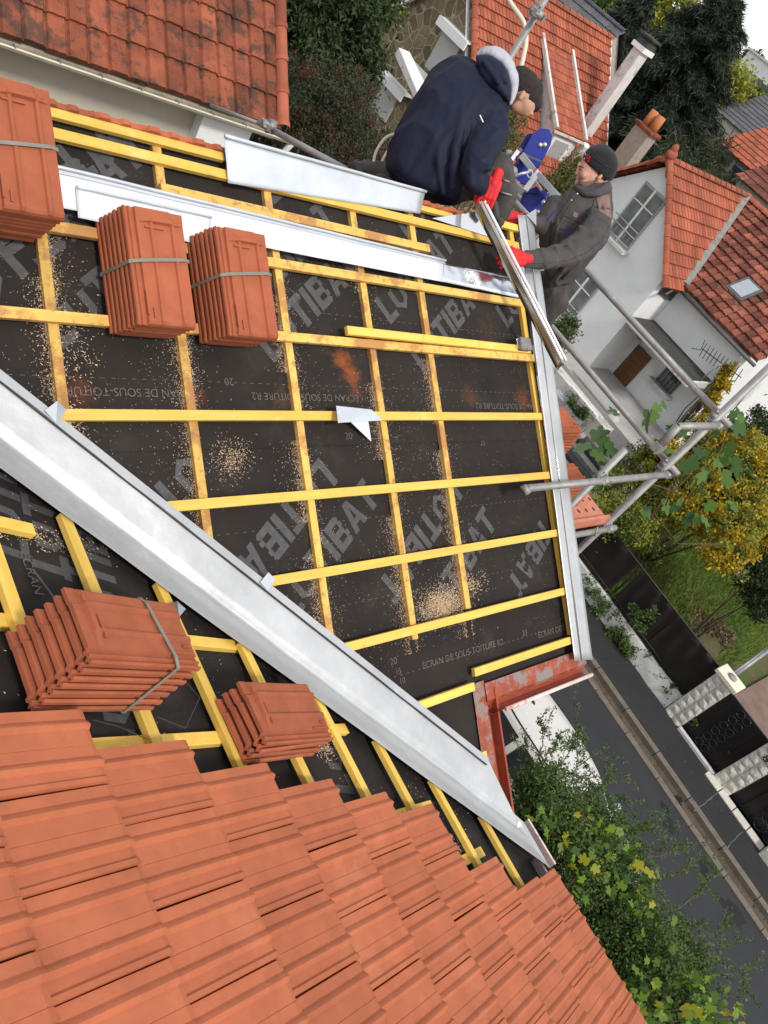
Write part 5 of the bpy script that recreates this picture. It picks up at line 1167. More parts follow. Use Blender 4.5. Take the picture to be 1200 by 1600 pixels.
for c,d in (((SX,SY-.025,8.20),XD),((SX,SY-.025,7.68),XD),((SI,SY-.025,7.68),XD),((SX,SY-.025,7.03),XD),((SI,SY-.025,7.03),XD)): coupler(c,ZD,d)
coupler((SX+.015,SY+.02,8.23),ZD,YD,.9); coupler((SX+.015,SY+.02,7.72),ZD,YD,.9)
s0 = AD((820,52),5.6); tb((s0[0],s0[1],0),(s0[0],s0[1],10.4)); coupler(AD((839,20),5.45),ZD,XD); tb((SX,5.0,0),(SX,5.0,8.6))
tb(AD((797,308),5.7),AD((826,340),5.45)); 
tb(AD((330,165),6.6),AD((412,196),6.2),.016,name='thin_tube'); tb(AD((405,192),6.1),AD((545,268),5.4))
coupler(AD((420,196),5.95),nrm(AD((545,268),5.4)-AD((405,192),6.1)),ZD)
# orange perforated deck
mb = MB(); mb.box((SI+.03,SY+.03,7.055),(SX-.03,SY+1.75,7.085)); mb.box((SI+.03,SY+1.80,7.055),(SX-.03,5.3,7.085)); mb.box((SI+.03,SY+.0,7.03),(SX-.03,SY+.028,7.12)); mb.build('steel_deck','decksteel',scf)
mb = MB()
for i in range(7):
    for j in range(12):
        c = V((SI+.12+i*.105+.05*(j%2), SY+.12+j*.10, 7.087)); mb.add([c+V((math.cos(a)*.013,math.sin(a)*.02,.0)) for a in np.linspace(0,2*math.pi,8,endpoint=False)],[tuple(range(8))])
mb.build('deck_hole','black',scf)
mb = MB()
for x in (SI+.2,SX-.25): mb.tube([(x,SY-.05,7.09),(x,SY-.09,7.03),(x,SY-.04,6.985)],.006,6)
mb.build('deck_hook','galv',scf)
bundle('stack of terracotta tiles on the scaffold deck just outside the gable edge', (5.12,2.42,7.105), YD, -XD, ZD, 14, .031, strap=False, group='tile stacks on the scaffold deck', shift=(.002,.0015))
bundle('lower stack of terracotta tiles on the scaffold deck nearest the long transom tube', (5.08,2.05,7.105), YD, -XD, ZD, 7, .031, strap=False, group='tile stacks on the scaffold deck', shift=(.002,.0015))
# hoses
def curve_tube(pts, r, name, mat, label, cat):
    P = [V(p) for p in pts]; out_ = []
    for i in range(len(P)-1):
        p0 = P[max(i-1,0)]; p1 = P[i]; p2 = P[i+1]; p3 = P[min(i+2,len(P)-1)]
        for k in range(8):
            t = k/8; out_.append(.5*((2*p1)+(-p0+p2)*t+(2*p0-5*p1+4*p2-p3)*t*t+(-p0+3*p1-3*p2+p3)*t**3))
    out_.append(P[-1]); mb = MB(); mb.tube(out_, r, 10); return single(mb,name,mat,label,cat)
curve_tube([AD(p,5.9) for p in ((788,-12),(800,8),(818,35),(822,62),(818,88),(812,112))],.018,'hose','hose','cream hose looping down beside the scaffold pole above the dark haired man','hose')
curve_tube([AD(p,5.5) for p in ((583,256),(588,236),(602,216),(620,209),(640,208))],.010,'hose','hose','cream hose loop just left of the navy jacket','hose')
curve_tube([AD(p,5.6) for p in ((592,262),(603,240),(618,222),(632,204),(640,186),(635,178))],.009,'cable','hose','thin pale cable with a bent end left of the navy jacket','cable')

# ================================================================ tile hoist
hb = thing('roof_hoist','blue and silver tile hoist carriage between the two workers','hoist',AD((830,260),6.3))
def hp(x, y, D=6.25): return AD((740+x/7.5, 170+y/7.5), D)
def plate(pts, D, th, mat, name, tilt=0):
    mb = MB(); P = [hp(x,y,D+tilt*(y-700)/700) for x,y in pts]; n_ = nrm(np.cross(P[1]-P[0],P[2]-P[0])); n_ = n_ if np.dot(n_, ray(835,240)) > 0 else -n_
    mb.prism(P, n_*th); return mb.build(name,mat,hb,bevel=.006)
plate([(690,290),(790,225),(890,240),(930,310),(905,420),(765,700),(690,665),(590,600),(570,520)],6.2,.05,'blue','side_plate',.15)
plate([(640,290),(690,285),(570,520),(590,600),(545,560),(540,460)],6.28,.10,'blue','rear_plate',.15)
plate([(480,650),(550,560),(700,760),(640,900),(560,880),(470,800)],6.38,.04,'blue','centre_panel',.15)
plate([(600,965),(740,910),(860,975),(860,1100),(770,1230),(620,1235),(560,1090)],6.15,.10,'blue','lower_box',.1)
mb = MB(); P = [hp(x,y,6.13+.1*(y-700)/700) for x,y in ((600,965),(740,910),(780,990),(640,985))]; mb.prism(P, nrm(ray(835,240))*.015); mb.build('box_lip','blue',hb)
for a,b,w,h,m_ in (((600,960),(765,735),.045,.03,'alu'),((745,765),(990,1035),.05,.04,'alu'),((560,540),(700,720),.05,.03,'alu'),((420,830),(585,985),.05,.03,'alu'),((370,700),(520,495),.03,.03,'alu'),((500,560),(520,660),.02,.03,'carglass'),((840,640),(560,520),.015,.02,'frame_dark'),((440,600),(560,470),.03,.02,'frame_dark'),((690,800),(800,960),.02,.02,'alu'),((480,830),(540,880),.02,.02,'alu')):
    mb = MB(); mb.bar(hp(*a,6.08),hp(*b,6.08),w,h,-ray(835,240)); mb.build('rail',m_,hb,bevel=.003)
mb = MB(); mb.tube([hp(415,825,6.05),hp(560,760,6.0),hp(690,732,6.03)],.011,8); mb.build('lever','alu',hb)
mb = MB(); mb.tube([hp(660,760,6.02)+CM[:,0]*.02*math.cos(a)+CM[:,1]*.03*math.sin(a)-CM[:,2]*.008*k*0 for k,a in enumerate(np.linspace(0,4*math.pi,30))],.005,6); mb.build('coil_spring','white',hb)
mb = MB()
for p in ((780,425),(832,422),(818,1095),(750,1212),(592,600),(880,1000)): mb.ball(hp(*p,6.14),(.020,.020,.020),8,6)
mb.build('bolt','alu',hb)
plate([(860,1010),(960,1050),(900,1200),(790,1240)],6.3,.05,'black','guard',.1)
mb = MB(); mb.ball(hp(455,740,6.1),(.035,.045,.045)); mb.tube([hp(400,560,6.15),hp(425,500,6.15)],.03,8); mb.build('pulley','galv',hb)

# ================================================================ people
EX, EYv, EZ = CM[:,0], CM[:,1], CM[:,2]
def c_(a, Da, ra, b, Db, rb): return ('c', AD(a,Da), ra, AD(b,Db), rb)
def e_(a, D, r): return ('e', AD(a,D), (r,r,r) if not hasattr(r,'__len__') else r)
def hand(parent, wrist, palm_dir, finger_side, palm_n, mat='glove', curl=.9, s=1.0, thumb=1, name='glove'):
    """wrist point, direction wrist->knuckles, direction across the knuckles, palm normal (fingers curl toward it)"""
    w = V(wrist); d = nrm(palm_dir); a = V(finger_side); a = nrm(a-d*np.dot(a,d)); n = V(palm_n); n = nrm(n-d*np.dot(n,d)-a*np.dot(n,a))
    it = []
    for k in (-1,-.33,.33,1): it.append(('c', w+a*.022*k*s, .024*s, w+d*.085*s+a*.032*k*s, .0165*s))
    it.append(('c', w-d*.05*s, .031*s, w+d*.01, .029*s))
    for i,(k,L_) in enumerate(((-1.0,.066),(-.35,.080),(.33,.075),(1.0,.060))):
        p = w+d*.088*s+a*.0335*k*s; ang = .25+curl*.15*i*.3; r0 = .0128*s
        for j,seg in enumerate((.45,.32,.23)):
            ang += curl*(.55 if j == 0 else .8); dv = d*math.cos(ang)+n*math.sin(ang)+a*k*.07
            q = p+nrm(dv)*L_*seg*1.15*s; it.append(('c', p, r0, q, r0*.93)); p = q; r0 *= .94
    t0 = w+d*.02*s-a*.026*s*thumb; t1 = t0+(d*.035-a*.03*thumb+n*.02)*s; t2 = t1+(d*.028-a*.004*thumb+n*.018)*s; t3 = t2+(d*.020+a*.006*thumb+n*.014)*s
    it += [('c',t0,.019*s,t1,.0155*s),('c',t1,.015*s,t2,.0135*s),('c',t2,.0135*s,t3,.0115*s)]
    return blob(name, mat, it, parent, voxel=.0036, smooth=3)
# ---- crouching man in navy
p1 = thing('person','crouching man seen from behind in a navy jacket with grey hood, head bowed','person',AD((690,300),4.95))
jk = blob('body_jacket','navy',[
 ('loft',[((640,296),(700,319),5.0,.10),((607,268),(716,311),5.0,.19),((605,238),(732,285),4.98,.215),((615,208),(745,256),4.95,.225),((631,182),(760,232),4.93,.225),((646,157),(778,208),4.91,.215),((659,134),(792,184),4.90,.20),((677,108),(793,158),4.90,.17),((702,89),(780,130),4.91,.13),((724,87),(766,112),4.92,.07)]),
 ('loft',[((750,160),(793,172),4.86,.08),((742,190),(797,204),4.80,.105),((732,218),(788,224),4.76,.10),((726,242),(774,248),4.73,.095),((720,268),(769,260),4.71,.095),((724,291),(764,265),4.71,.085),((743,304),(762,270),4.71,.065),((757,303),(767,277),4.71,.05)]),
 c_((722,170),4.74,.024,(712,235),4.73,.026), c_((712,235),4.73,.026,(706,292),4.78,.024), c_((690,190),4.755,.02,(684,250),4.765,.026), c_((684,250),4.765,.026,(692,300),4.84,.02),
 c_((776,208),4.70,.020,(745,235),4.67,.016), c_((765,262),4.63,.016,(735,268),4.635,.018), c_((760,248),4.645,.014,(736,252),4.65,.014)],
 p1, voxel=.009, smooth=6, folds=.017, fscale=5, fdir=(1.6,1.6,.5))
seam(jk,[(744,182),(738,205),(729,232),(722,262),(722,290)],.0035,'black',p1,'sleeve_seam')
seam(jk,[(735,165),(733,195),(729,230)],.0025,'black',p1,'back_seam')
seam(jk,[(757,272),(752,285),(750,303)],.0025,'black',p1,'cuff_seam')
seam(jk,[(612,268),(635,283),(664,297),(690,309),(708,306)],.0028,'black',p1,'hem_seam')
blob('navy_hood','navy',[('loft',[((743,88),(746,101),4.84,.035),((757,86),(750,118),4.82,.06),((775,91),(761,132),4.80,.065),((790,106),(775,142),4.80,.06),((797,130),(787,153),4.82,.05),((798,150),(795,161),4.84,.03)]),c_((756,96),4.755,.014,(778,128),4.735,.016),c_((772,97),4.76,.012,(790,128),4.755,.013)], p1, voxel=.008, smooth=4, folds=.006, fscale=9)
blob('grey_hood','hood',[('loft',[((742,85),(748,89),4.90,.02),((753,75),(757,89),4.89,.05),((767,71),(768,92),4.88,.07),((785,76),(779,99),4.88,.075),((798,89),(788,110),4.88,.075),((807,108),(793,124),4.88,.07),((811,127),(797,137),4.88,.055),((806,150),(796,153),4.88,.035),((798,165),(795,163),4.88,.015)])], p1, voxel=.007, smooth=3, folds=.004, fscale=14)
hd = blob('head','skin',[e_((815,146),4.99,.088), c_((800,150),5.0,.06,(790,140),5.02,.07), e_((822,166),5.0,.058), c_((812,166),5.0,.048,(823,176),5.0,.026), e_((806,163),4.99,.045), c_((826,170),4.99,.02,(831,178),4.99,.012)], p1, voxel=.008, smooth=3)
blob('ear','skin',[e_((816,149),4.905,.018), e_((813,153),4.905,.014), e_((818,145),4.905,.014)], hd, voxel=.005, smooth=2)
blob('hair','hair',[e_((818,136),4.98,.100), e_((826,142),5.0,.090), e_((812,128),4.98,.090), e_((830,158),5.02,.066), c_((828,150),4.98,.06,(836,164),5.02,.042)], p1, voxel=.008, smooth=3, folds=.004, fscale=30)
blob('trousers','trouser',[c_((752,285),4.95,.10,(778,268),4.98,.10), c_((778,262),4.98,.095,(787,302),4.95,.085), c_((787,302),4.95,.082,(780,330),4.98,.07), c_((700,290),5.0,.12,(752,285),4.98,.10), c_((640,285),5.08,.10,(606,272),5.12,.075), c_((606,272),5.12,.072,(570,264),5.16,.055), c_((640,280),5.05,.12,(700,290),5.02,.12)], p1, voxel=.012, smooth=4, folds=.012, fscale=9)
blob('boot','black',[c_((570,264),5.16,.055,(553,268),5.16,.050), c_((556,262),5.14,.045,(574,290),5.12,.045), c_((592,284),5.05,.05,(618,288),5.02,.05)], p1, voxel=.009, smooth=2, folds=.004, fscale=20)
mb = MB(); mb.tube([AD((786,281),4.86),AD((795,284),4.87),AD((799,288),4.90)],.006,6); mb.tube([AD((782,300),4.86),AD((792,303),4.86),AD((799,305),4.88)],.006,6); mb.build('knee_pad_strap','galv',p1)
hand(p1, AD((772,285),4.74), AD((766,303),4.74)-AD((776,281),4.74), EX, EZ*.7-EX*.6, curl=.55, s=1.12, name='red_glove')
mb = MB(); mb.bar(AD((750,180),4.70),AD((755,191),4.70),.006,.004,-EZ); mb.build('reflective_tab','whitetext',p1)
# pouch and tool hanging by his knee
t = thing('tool_pouch','dark tool pouch with a curved grey handle at the crouching man\'s knee','tool pouch',AD((768,335),4.95)); 
mb = MB(); mb.tube([AD((756,322),4.85),AD((764,314),4.84),AD((772,318),4.84),AD((775,335),4.86),AD((778,345),4.9)],[.018,.022,.024,.022,.014],10); mb.build('handle','glovegrey',t)
blob('pouch','trouser',[c_((764,325),4.96,.04,(778,345),4.98,.045)],t,voxel=.01,smooth=2)

# ---- standing man in grey
p2 = thing('person','standing man in charcoal jacket, black knit cap and red gloves holding a zinc strip','person',(5.15,3.1,7.09))
jk2 = blob('body_jacket','grey_cloth',[
 ('loft',[((901,290),(950,286),5.60,.075),((878,305),(957,308),5.60,.135),((859,328),(957,334),5.62,.165),((843,352),(950,360),5.65,.165),((843,378),(938,386),5.68,.16),((848,405),(922,409),5.72,.15),((852,430),(908,427),5.77,.13),((856,449),(893,443),5.82,.09)]),
 ('loft',[((922,322),(956,326),5.47,.06),((914,344),(954,360),5.42,.09),((902,360),(941,387),5.37,.085),((889,371),(917,403),5.30,.080),((872,380),(886,416),5.22,.074),((850,387),(852,420),5.14,.070),((834,390),(834,420),5.07,.066),((820,391),(819,418),5.02,.060)]),
 c_((866,322),5.60,.070,(848,352),5.56,.065), c_((848,352),5.56,.060,(815,342),5.42,.045),
 c_((900,376),5.245,.014,(922,392),5.29,.014), c_((886,384),5.18,.013,(902,404),5.22,.014), c_((868,388),5.125,.012,(880,412),5.16,.013), c_((846,392),5.065,.010,(852,414),5.075,.011), c_((905,355),5.32,.014,(935,372),5.325,.014), c_((872,345),5.465,.014,(866,385),5.52,.014), c_((885,415),5.57,.014,(868,440),5.66,.014), c_((905,412),5.60,.014,(880,436),5.66,.014)],
 p2, voxel=.008, smooth=4, folds=.012, fscale=9, fdir=(1.2,1.2,.8))
seam(jk2,[(897,302),(884,318),(870,340),(860,365),(858,388)],.0045,'black',p2,'front_placket')
seam(jk2,[(903,304),(890,320),(876,342),(866,367)],.0022,'black',p2,'placket_stitch')
seam(jk2,[(928,312),(922,335),(910,352),(895,364)],.003,'black',p2,'armhole_seam')
seam(jk2,[(952,352),(940,376),(915,396),(885,408),(850,412),(824,412)],.0022,'black',p2,'sleeve_seam')
seam(jk2,[(829,393),(828,405),(828,417)],.0022,'black',p2,'cuff_seam')
seam(jk2,[(870,354),(881,337),(905,348),(892,368),(870,354)],.0028,'black',p2,'chest_pocket')
seam(jk2,[(882,344),(902,353)],.0022,'black',p2,'pocket_flap')
seam(jk2,[(883,369),(889,360),(894,355)],.006,'blue',p2,'blue_piping')
seam(jk2,[(855,345),(861,335),(868,327)],.006,'blue',p2,'blue_piping')
patch(jk2,((931,305),(952,304),(955,342),(936,330)),'worn',p2,'shoulder_patch',.003)
patch(jk2,((897,331),(904,334),(901,341),(895,338)),'worn',p2,'pocket_tab',.004,3,3)
blob('collar','grey_cloth',[('loft',[((896,286),(899,303),5.56,.03),((908,293),(906,306),5.50,.035),((922,296),(922,308),5.47,.035),((938,291),(941,306),5.48,.04),((953,281),(957,296),5.54,.04)]),('loft',[((905,295),(952,286),5.60,.09),((897,303),(956,300),5.60,.11)])], p2, voxel=.007, smooth=3, folds=.004, fscale=12)
mb = MB(); mb.ball(AD((902,303),5.44),.007,8,6); mb.ball(AD((893,313),5.46),.006,8,6); mb.build('snap_button','alu',p2)
hd = blob('head','skin',[
  ('loft',[((910,245),(945,256),5.60,.075),((906.5,254),(945,266),5.60,.085),((904.5,261),(943,273),5.60,.085),((903.5,268),(941,279),5.59,.08),((903,277),(936,286),5.59,.07),((901.5,285),(928,292),5.58,.058),((904,292),(920,297),5.58,.04)]),
  c_((905,261),5.585,.014,(900.8,270.5),5.585,.0105), e_((901,271.5),5.583,.0125), e_((901.8,277.5),5.583,.010), e_((901.3,281),5.583,.009), e_((901.6,286.5),5.583,.020), e_((905.2,258),5.58,.017), c_((930,284),5.60,.06,(932,304),5.62,.065), e_((912,274),5.53,.03)], p2, voxel=.0045, smooth=2)
blob('ear','skin',[e_((936,278),5.515,.014), e_((934.5,283),5.52,.010), e_((939,275),5.515,.012)], hd, voxel=.004, smooth=1)
patch(hd,((903.5,281),(914,284),(917,293),(905,291)),'stubble',hd,'beard',.0015)
patch(hd,((914,284),(929,281),(930,288),(917,293)),'stubble',hd,'jaw_stubble',.0015)
seam(hd,[(904.8,259.5),(908.5,260.5),(912.5,263)],.0035,'hair',hd,'eyebrow',0)
seam(hd,[(905.2,264),(907.5,264.8),(910,266)],.0028,'black',hd,'eye',0)
seam(hd,[(902.6,279.2),(905.5,280),(908,281)],.0026,'worn',hd,'lips',0)
cap_ = blob('knit_cap','beanie',[('loft',[((936,224),(950,227),5.60,.04),((921,230),(962,240),5.60,.10),((912.5,240),(966,256),5.60,.118),((910,247),(963,270),5.60,.118),((912,252.5),(957,281),5.60,.110),((918,257),(953,284),5.60,.095)])], p2, voxel=.007, smooth=2, folds=.0012, fscale=40)
seam(cap_,[(922,241),(932,250),(944,258),(958,265)],.0035,'black',cap_,'cap_fold',.0005)
decal(cap_,'1',(910,247),15,(.85,.5),(.2,-.98),'whitetext',cap_,'cap_numeral')
decal(cap_,'8',(914.5,250.5),16,(.85,.5),(.2,-.98),'redtext',cap_,'cap_numeral')
hp_ = AD((864,448),5.88); hx, hy, hz = hp_
blob('trousers','trouser',[('c',(hx,hy-.09,hz-.06),.105,(hx-.02,hy-.1,hz-.45),.08),('c',(hx-.02,hy-.1,hz-.45),.075,(hx,hy-.1,7.18),.055),('c',(hx,hy+.09,hz-.06),.105,(hx-.03,hy+.12,hz-.45),.08),('c',(hx-.03,hy+.12,hz-.45),.075,(hx,hy+.14,7.18),.055),('e',(hx,hy,hz-.02),(.12,.14,.10))], p2, voxel=.012, smooth=4, folds=.010, fscale=9)
blob('boot','black',[('c',(hx,hy-.1,7.155),.055,(hx-.13,hy-.1,7.13),.045),('c',(hx,hy+.14,7.155),.055,(hx-.13,hy+.15,7.13),.045)], p2, voxel=.009, smooth=2)
hand(p2, AD((815,404),4.965), AD((796,403),4.90)-AD((822,405),4.98), EYv, EZ*.8-EX*.3, curl=.8, s=1.12, thumb=1, name='red_glove')
hand(p2, AD((806,341),5.38), AD((785,344),5.34)-AD((812,341),5.40), EYv, EZ, curl=.5, s=1.05, thumb=1, name='red_glove')

# ================================================================ parked car
car = thing('parked_car','pale beige car parked by the kerb below the red gutter, roof aerial at the rear','car',(10.38,.9,0))
cxm = 10.36
# stations along Y from rear to front: y, half width at sill, belt half, belt z, roof half, roof z
ST = [(2.78,.70,.74,.55,.60,.60),(2.70,.80,.84,.82,.66,.90),(2.50,.84,.86,.92,.60,1.12),(2.15,.85,.87,.95,.535,1.43),(1.7,.86,.875,.96,.56,1.475),(1.1,.86,.875,.95,.56,1.485),(.55,.86,.87,.94,.53,1.45),(.30,.86,.87,.93,.50,1.36),(-.15,.86,.865,.92,.62,1.06),(-.40,.86,.86,.90,.70,.95),(-.9,.85,.85,.84,.66,.88),(-1.25,.80,.80,.72,.56,.74),(-1.42,.66,.66,.5,.40,.52)]
def sec(st):
    y,a,b,zb,r,zr = st; return [V((cxm+x,y,z)) for x,z in ((-a,.22),(-b-.01,.5),(-b,zb),(-(r+(b-r)*.10),zr-(zr-zb)*.10),(-r*.93,zr),(-r*.5,zr+.018),(0,zr+.025),(r*.5,zr+.018),(r*.93,zr),((r+(b-r)*.10),zr-(zr-zb)*.10),(b,zb),(b+.01,.5),(a,.22))]
def catm(i, t):
    g_ = lambda k: V(ST[min(max(k,0),len(ST)-1)]); p0,p1,p2,p3_ = g_(i-1),g_(i),g_(i+1),g_(i+2)
    return .5*((2*p1)+(-p0+p2)*t+(2*p0-5*p1+4*p2-p3_)*t*t+(-p0+3*p1-3*p2+p3_)*t**3)
ring = []
for i in range(len(ST)-1):
    for k in range(4): ring.append(sec(catm(i,k/4)))
ring.append(sec(ST[-1])); n = 13
mb = MB(); mb.sm = True; mb.add([p for r_ in ring for p in r_],[(j*n+i,j*n+i+1,(j+1)*n+i+1,(j+1)*n+i) for j in range(len(ring)-1) for i in range(n-1)]+[tuple(range(n))]); mb.build('body','carpaint',car)
def car_patch(j0,j1,i0,i1,u0,u1,v0,v1,mat,name,off=.006):
    def f(u,v):
        jj = j0+(j1-j0)*v; j = min(int(jj),len(ring)-2); fj = jj-j; ii = i0+(i1-i0)*u; i = min(int(ii),n-2); fi = ii-i
        p = (ring[j][i]*(1-fi)+ring[j][i+1]*fi)*(1-fj)+(ring[j+1][i]*(1-fi)+ring[j+1][i+1]*fi)*fj
        c = V((cxm,p[1],.6)); return p+nrm(p-c)*off
    m_ = MB(); m_.grid(f,8,10); return m_.build(name,mat,car)
car_patch(9,17.2,2.12,2.9,0,1,0,1,'carglass','side_window'); car_patch(18.0,26,2.12,2.9,0,1,0,1,'carglass','side_window')
car_patch(9,17.2,9.1,9.88,0,1,0,1,'carglass','side_window'); car_patch(18.0,26,9.1,9.88,0,1,0,1,'carglass','side_window')
car_patch(27.2,33,4.1,7.9,0,1,0,1,'carglass','windscreen'); car_patch(7.0,10.6,4.1,7.9,0,1,0,1,'carglass','rear_window')
for i_ in (3.85,8.15): 
    P = []
    for j in range(12,27): r0 = ring[j]; i = int(i_); fi = i_-i; P.append(r0[i]*(1-fi)+r0[i+1]*fi+ZD*.012)
    m_ = MB(); m_.tube(P,.011,6); m_.build('roof_gutter_strip','rubber',car)
m_ = MB(); P = []
for i in range(4,9): P.append(ring[12][i]+ZD*.006)
m_.tube(P,.006,6); m_.build('tailgate_seam','rubber',car)
m_ = MB(); a = V((cxm,1.93,1.50)); m_.ball(a,(.03,.06,.02),10,6); m_.tube([a,a+V((0,.25,.16))],.005,5); m_.build('roof_aerial','black',car)
for sx in (-1,1):
    m_ = MB(); m_.ball((cxm+sx*.95,-.05,1.0),(.09,.06,.07),10,8); m_.build('mirror','carpaint',car)
    for y in (2.0,-.75):
        m_ = MB(); m_.tube([(cxm+sx*.70,y,.31),(cxm+sx*.885,y,.31)],.31,20); w_ = m_.build('wheel','rubber',car); m_ = MB(); m_.tube([(cxm+sx*.886,y,.31),(cxm+sx*.892,y,.31)],.19,16); m_.build('rim','alu',w_)
    m_ = MB(); m_.ball((cxm+sx*.56,-1.30,.62),(.14,.10,.07),10,8); m_.build('headlight','skyglass',car)

# ================================================================ vegetation
def E_(p, D, r): return (AD(p,D), r if hasattr(r,'__len__') else (r,r,r))
# dark laurel and cotoneaster behind the ridge
b0 = AD((500,60),14.5)
shrub('laurel_tree','tall dark green laurel between the old tiled roof and the stone house','tree',(b0[0]+.5,b0[1]+.5,-.2),[E_((505,30),14.5,(1.3,1.3,1.2)),E_((470,100),14,(.9,.9,.9)),E_((550,-30),15,(1.0,1.0,1.0)),E_((440,10),14,(.8,.8,1)),E_((530,70),14.5,(.6,.6,.7)),E_((460,-60),15,(1.2,1.2,1.2))],30000,'l_dark',(.13,.05),330,.13,stem_r=.08,extra=[('l_yg',.02,(.10,.04))])
b0 = AD((510,200),12.5)
shrub('cotoneaster_shrub','dense grey green shrub with rusty patches beside the stone house','shrub',(b0[0],b0[1],-.2),[E_((500,200),12.3,(.95,.95,.8)),E_((545,225),12,(.6,.6,.55)),E_((475,150),12.6,(.7,.7,.6)),E_((545,150),12.6,(.42,.42,.4)),E_((505,262),11.6,(.60,.6,.45)),E_((560,262),11.6,(.4,.4,.35))],34000,'l_cot',(.06,.018),420,.085,extra=[('l_red',.20,(.055,.02))],up=.5,stem_r=.05)
b0 = AD((530,270),12)
shrub('understorey_shrub','low dark shrub filling the gap under the grey green shrub','shrub',(b0[0]+.3,b0[1],-.1),[E_((450,250),13.5,(1.0,1.0,.8)),E_((520,130),15,(.9,.9,.9)),E_((580,250),13.5,(.4,.4,.4)),E_((430,120),15,(.9,.9,.9))],14000,'l_dark',(.10,.05),150,.15)
# olive shrubs near the hoist
for lab, ell, n_ in (('olive green conifer shrub behind the crouching man and the blue hoist',[E_((775,235),11,(.38,.38,.35)),E_((790,205),11,(.25,.25,.30)),E_((755,270),11,(.4,.4,.35)),E_((765,250),10.8,(.25,.25,.25))],7000),('olive green conifer shrub between the blue hoist and the black knit cap',[E_((880,285),12,(.30,.30,.26)),E_((893,268),12,(.18,.18,.24)),E_((862,300),12,(.28,.28,.26))],5000)):
    c = ell[0][0]; shrub('conifer_shrub',lab,'shrub',(c[0],c[1],0),ell,n_,'l_olive',(.075,.016),110,.05,group='olive shrubs beyond the ridge',up=.9)
# big conifer
def conifer(name, label, base, H_, Rm, n, mat, z0=.15, dens=1.0, leaf=(.55,.07), tr=.35, group=None, power=.8, lean=(0,0)):
    t = thing(name,label,'tree',base,group); base = V(base); mb = MB(); mb.tube([base,base+V((lean[0]*.5,lean[1]*.5,H_*.6)),base+V((lean[0],lean[1],H_*.97))],[tr,tr*.55,.05],10); mb.build('trunk','bark',t)
    nb = 150; C_ = []; Dd = []; Tt = []; lm = MB()
    for b in range(nb):
        f = z0+(1-z0)*((b+.5)/nb); az = b*2.399+RNG.normal()*.2; rl = Rm*(1-f)**power*(.72+.5*RNG.random())*(1 if f > .3 else .6+f*1.3); 
        a = V((math.cos(az),math.sin(az),0)); st = base+V((lean[0]*f,lean[1]*f,H_*f)); k = int(n/nb*max(.15,rl/Rm)*1.9); tb_ = RNG.random()
        s = RNG.random(k)**.7; up = .16*rl; droop = .38*rl
        P = st+a*(s*rl)[:,None]+ZD*((up*s-droop*s**2.2))[:,None]+RNG.normal(size=(k,3))*(.10+.20*s[:,None])*np.array([rl*.32+.25,rl*.32+.25,.30])*.8
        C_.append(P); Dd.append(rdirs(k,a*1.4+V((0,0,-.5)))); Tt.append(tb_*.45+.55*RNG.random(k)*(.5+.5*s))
        if b%3 == 0: lm.tube([st, st+a*rl*.5+ZD*(up*.5-droop*.2), st+a*rl*.9+ZD*(up*.9-droop*.75)],[.06,.035,.012],5)
    lm.build('branch','bark',t)
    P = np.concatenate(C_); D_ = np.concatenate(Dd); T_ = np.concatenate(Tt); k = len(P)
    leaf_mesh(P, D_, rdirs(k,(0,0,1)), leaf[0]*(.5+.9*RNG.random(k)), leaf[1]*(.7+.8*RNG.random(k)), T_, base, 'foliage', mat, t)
    return t
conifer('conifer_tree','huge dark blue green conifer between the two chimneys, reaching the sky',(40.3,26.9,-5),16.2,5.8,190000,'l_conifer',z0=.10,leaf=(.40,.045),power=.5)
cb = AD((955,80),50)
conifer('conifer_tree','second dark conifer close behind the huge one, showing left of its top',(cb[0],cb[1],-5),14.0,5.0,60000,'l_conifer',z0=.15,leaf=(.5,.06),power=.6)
cb = AD((1085,310),38)
shrub('silver_shrub','grey green feathery tree below the huge conifer beside the white house ridge','tree',(cb[0],cb[1],-4),[E_((1075,320),37,(1.7,1.7,1.5)),E_((1035,290),38,(2.0,2.0,1.8)),E_((1090,275),40,(1.5,1.5,1.6))],22000,'l_cot',(.5,.06),260,.35,up=-.2)
cb = AD((1125,165),60)
shrub('yellow_tree','pale yellow green tree right of the huge conifer near the apartment block','tree',(cb[0],cb[1],-5),[E_((1130,140),62,(1.5,1.5,2.0)),E_((1140,155),62,(1.0,1.0,1.4)),E_((1118,165),62,(1.4,1.4,1.8))],9000,'l_yg',(.35,.2),150,.4)
cb = AD((1000,15),75)
shrub('yellow_tree','yellow green autumn tree behind the conifer tops at the upper edge','tree',(cb[0],cb[1],-6),[E_((975,15),78,(4,4,3.5)),E_((1010,5),78,(4,4,4)),E_((1035,-10),78,(4,4,4))],9000,'l_yg',(.5,.3),160,.6)
# trees along the far hillside
TL_ = ['distant green tree directly below the apartment block windows','distant dark tree touching the right edge above the red roofs','small distant tree just below the yellow green tree','small distant tree at the left foot of the apartment block','distant tree behind the slate roof at the top edge','distant tree at the top edge left of the slate roof','tiny treetop on the skyline beside the apartment block']
k_ = 0
for (p,D,r) in (((1186,180),105,(3.6,3.6,2.4)),((1203,195),100,(3.4,3.4,2.4)),((1160,180),95,(2.0,2.0,2.0)),((1172,170),110,(2.2,2.2,1.6)),((940,-12),80,(4,4,3)),((900,-25),75,(4,4,4)),((1176,97),127,(1.6,1.6,.7))):
    c = AD(p,D); labs = TL_[k_]
    t = shrub('hillside_tree',labs,'tree',(c[0],c[1],-8),[(c,r)],3500,'l_mid' if k_%3 else 'l_dark',(.9,.55),70,r[0]*.16,group='distant trees on the hillside',nst=4,stem_r=.2); k_ += 1
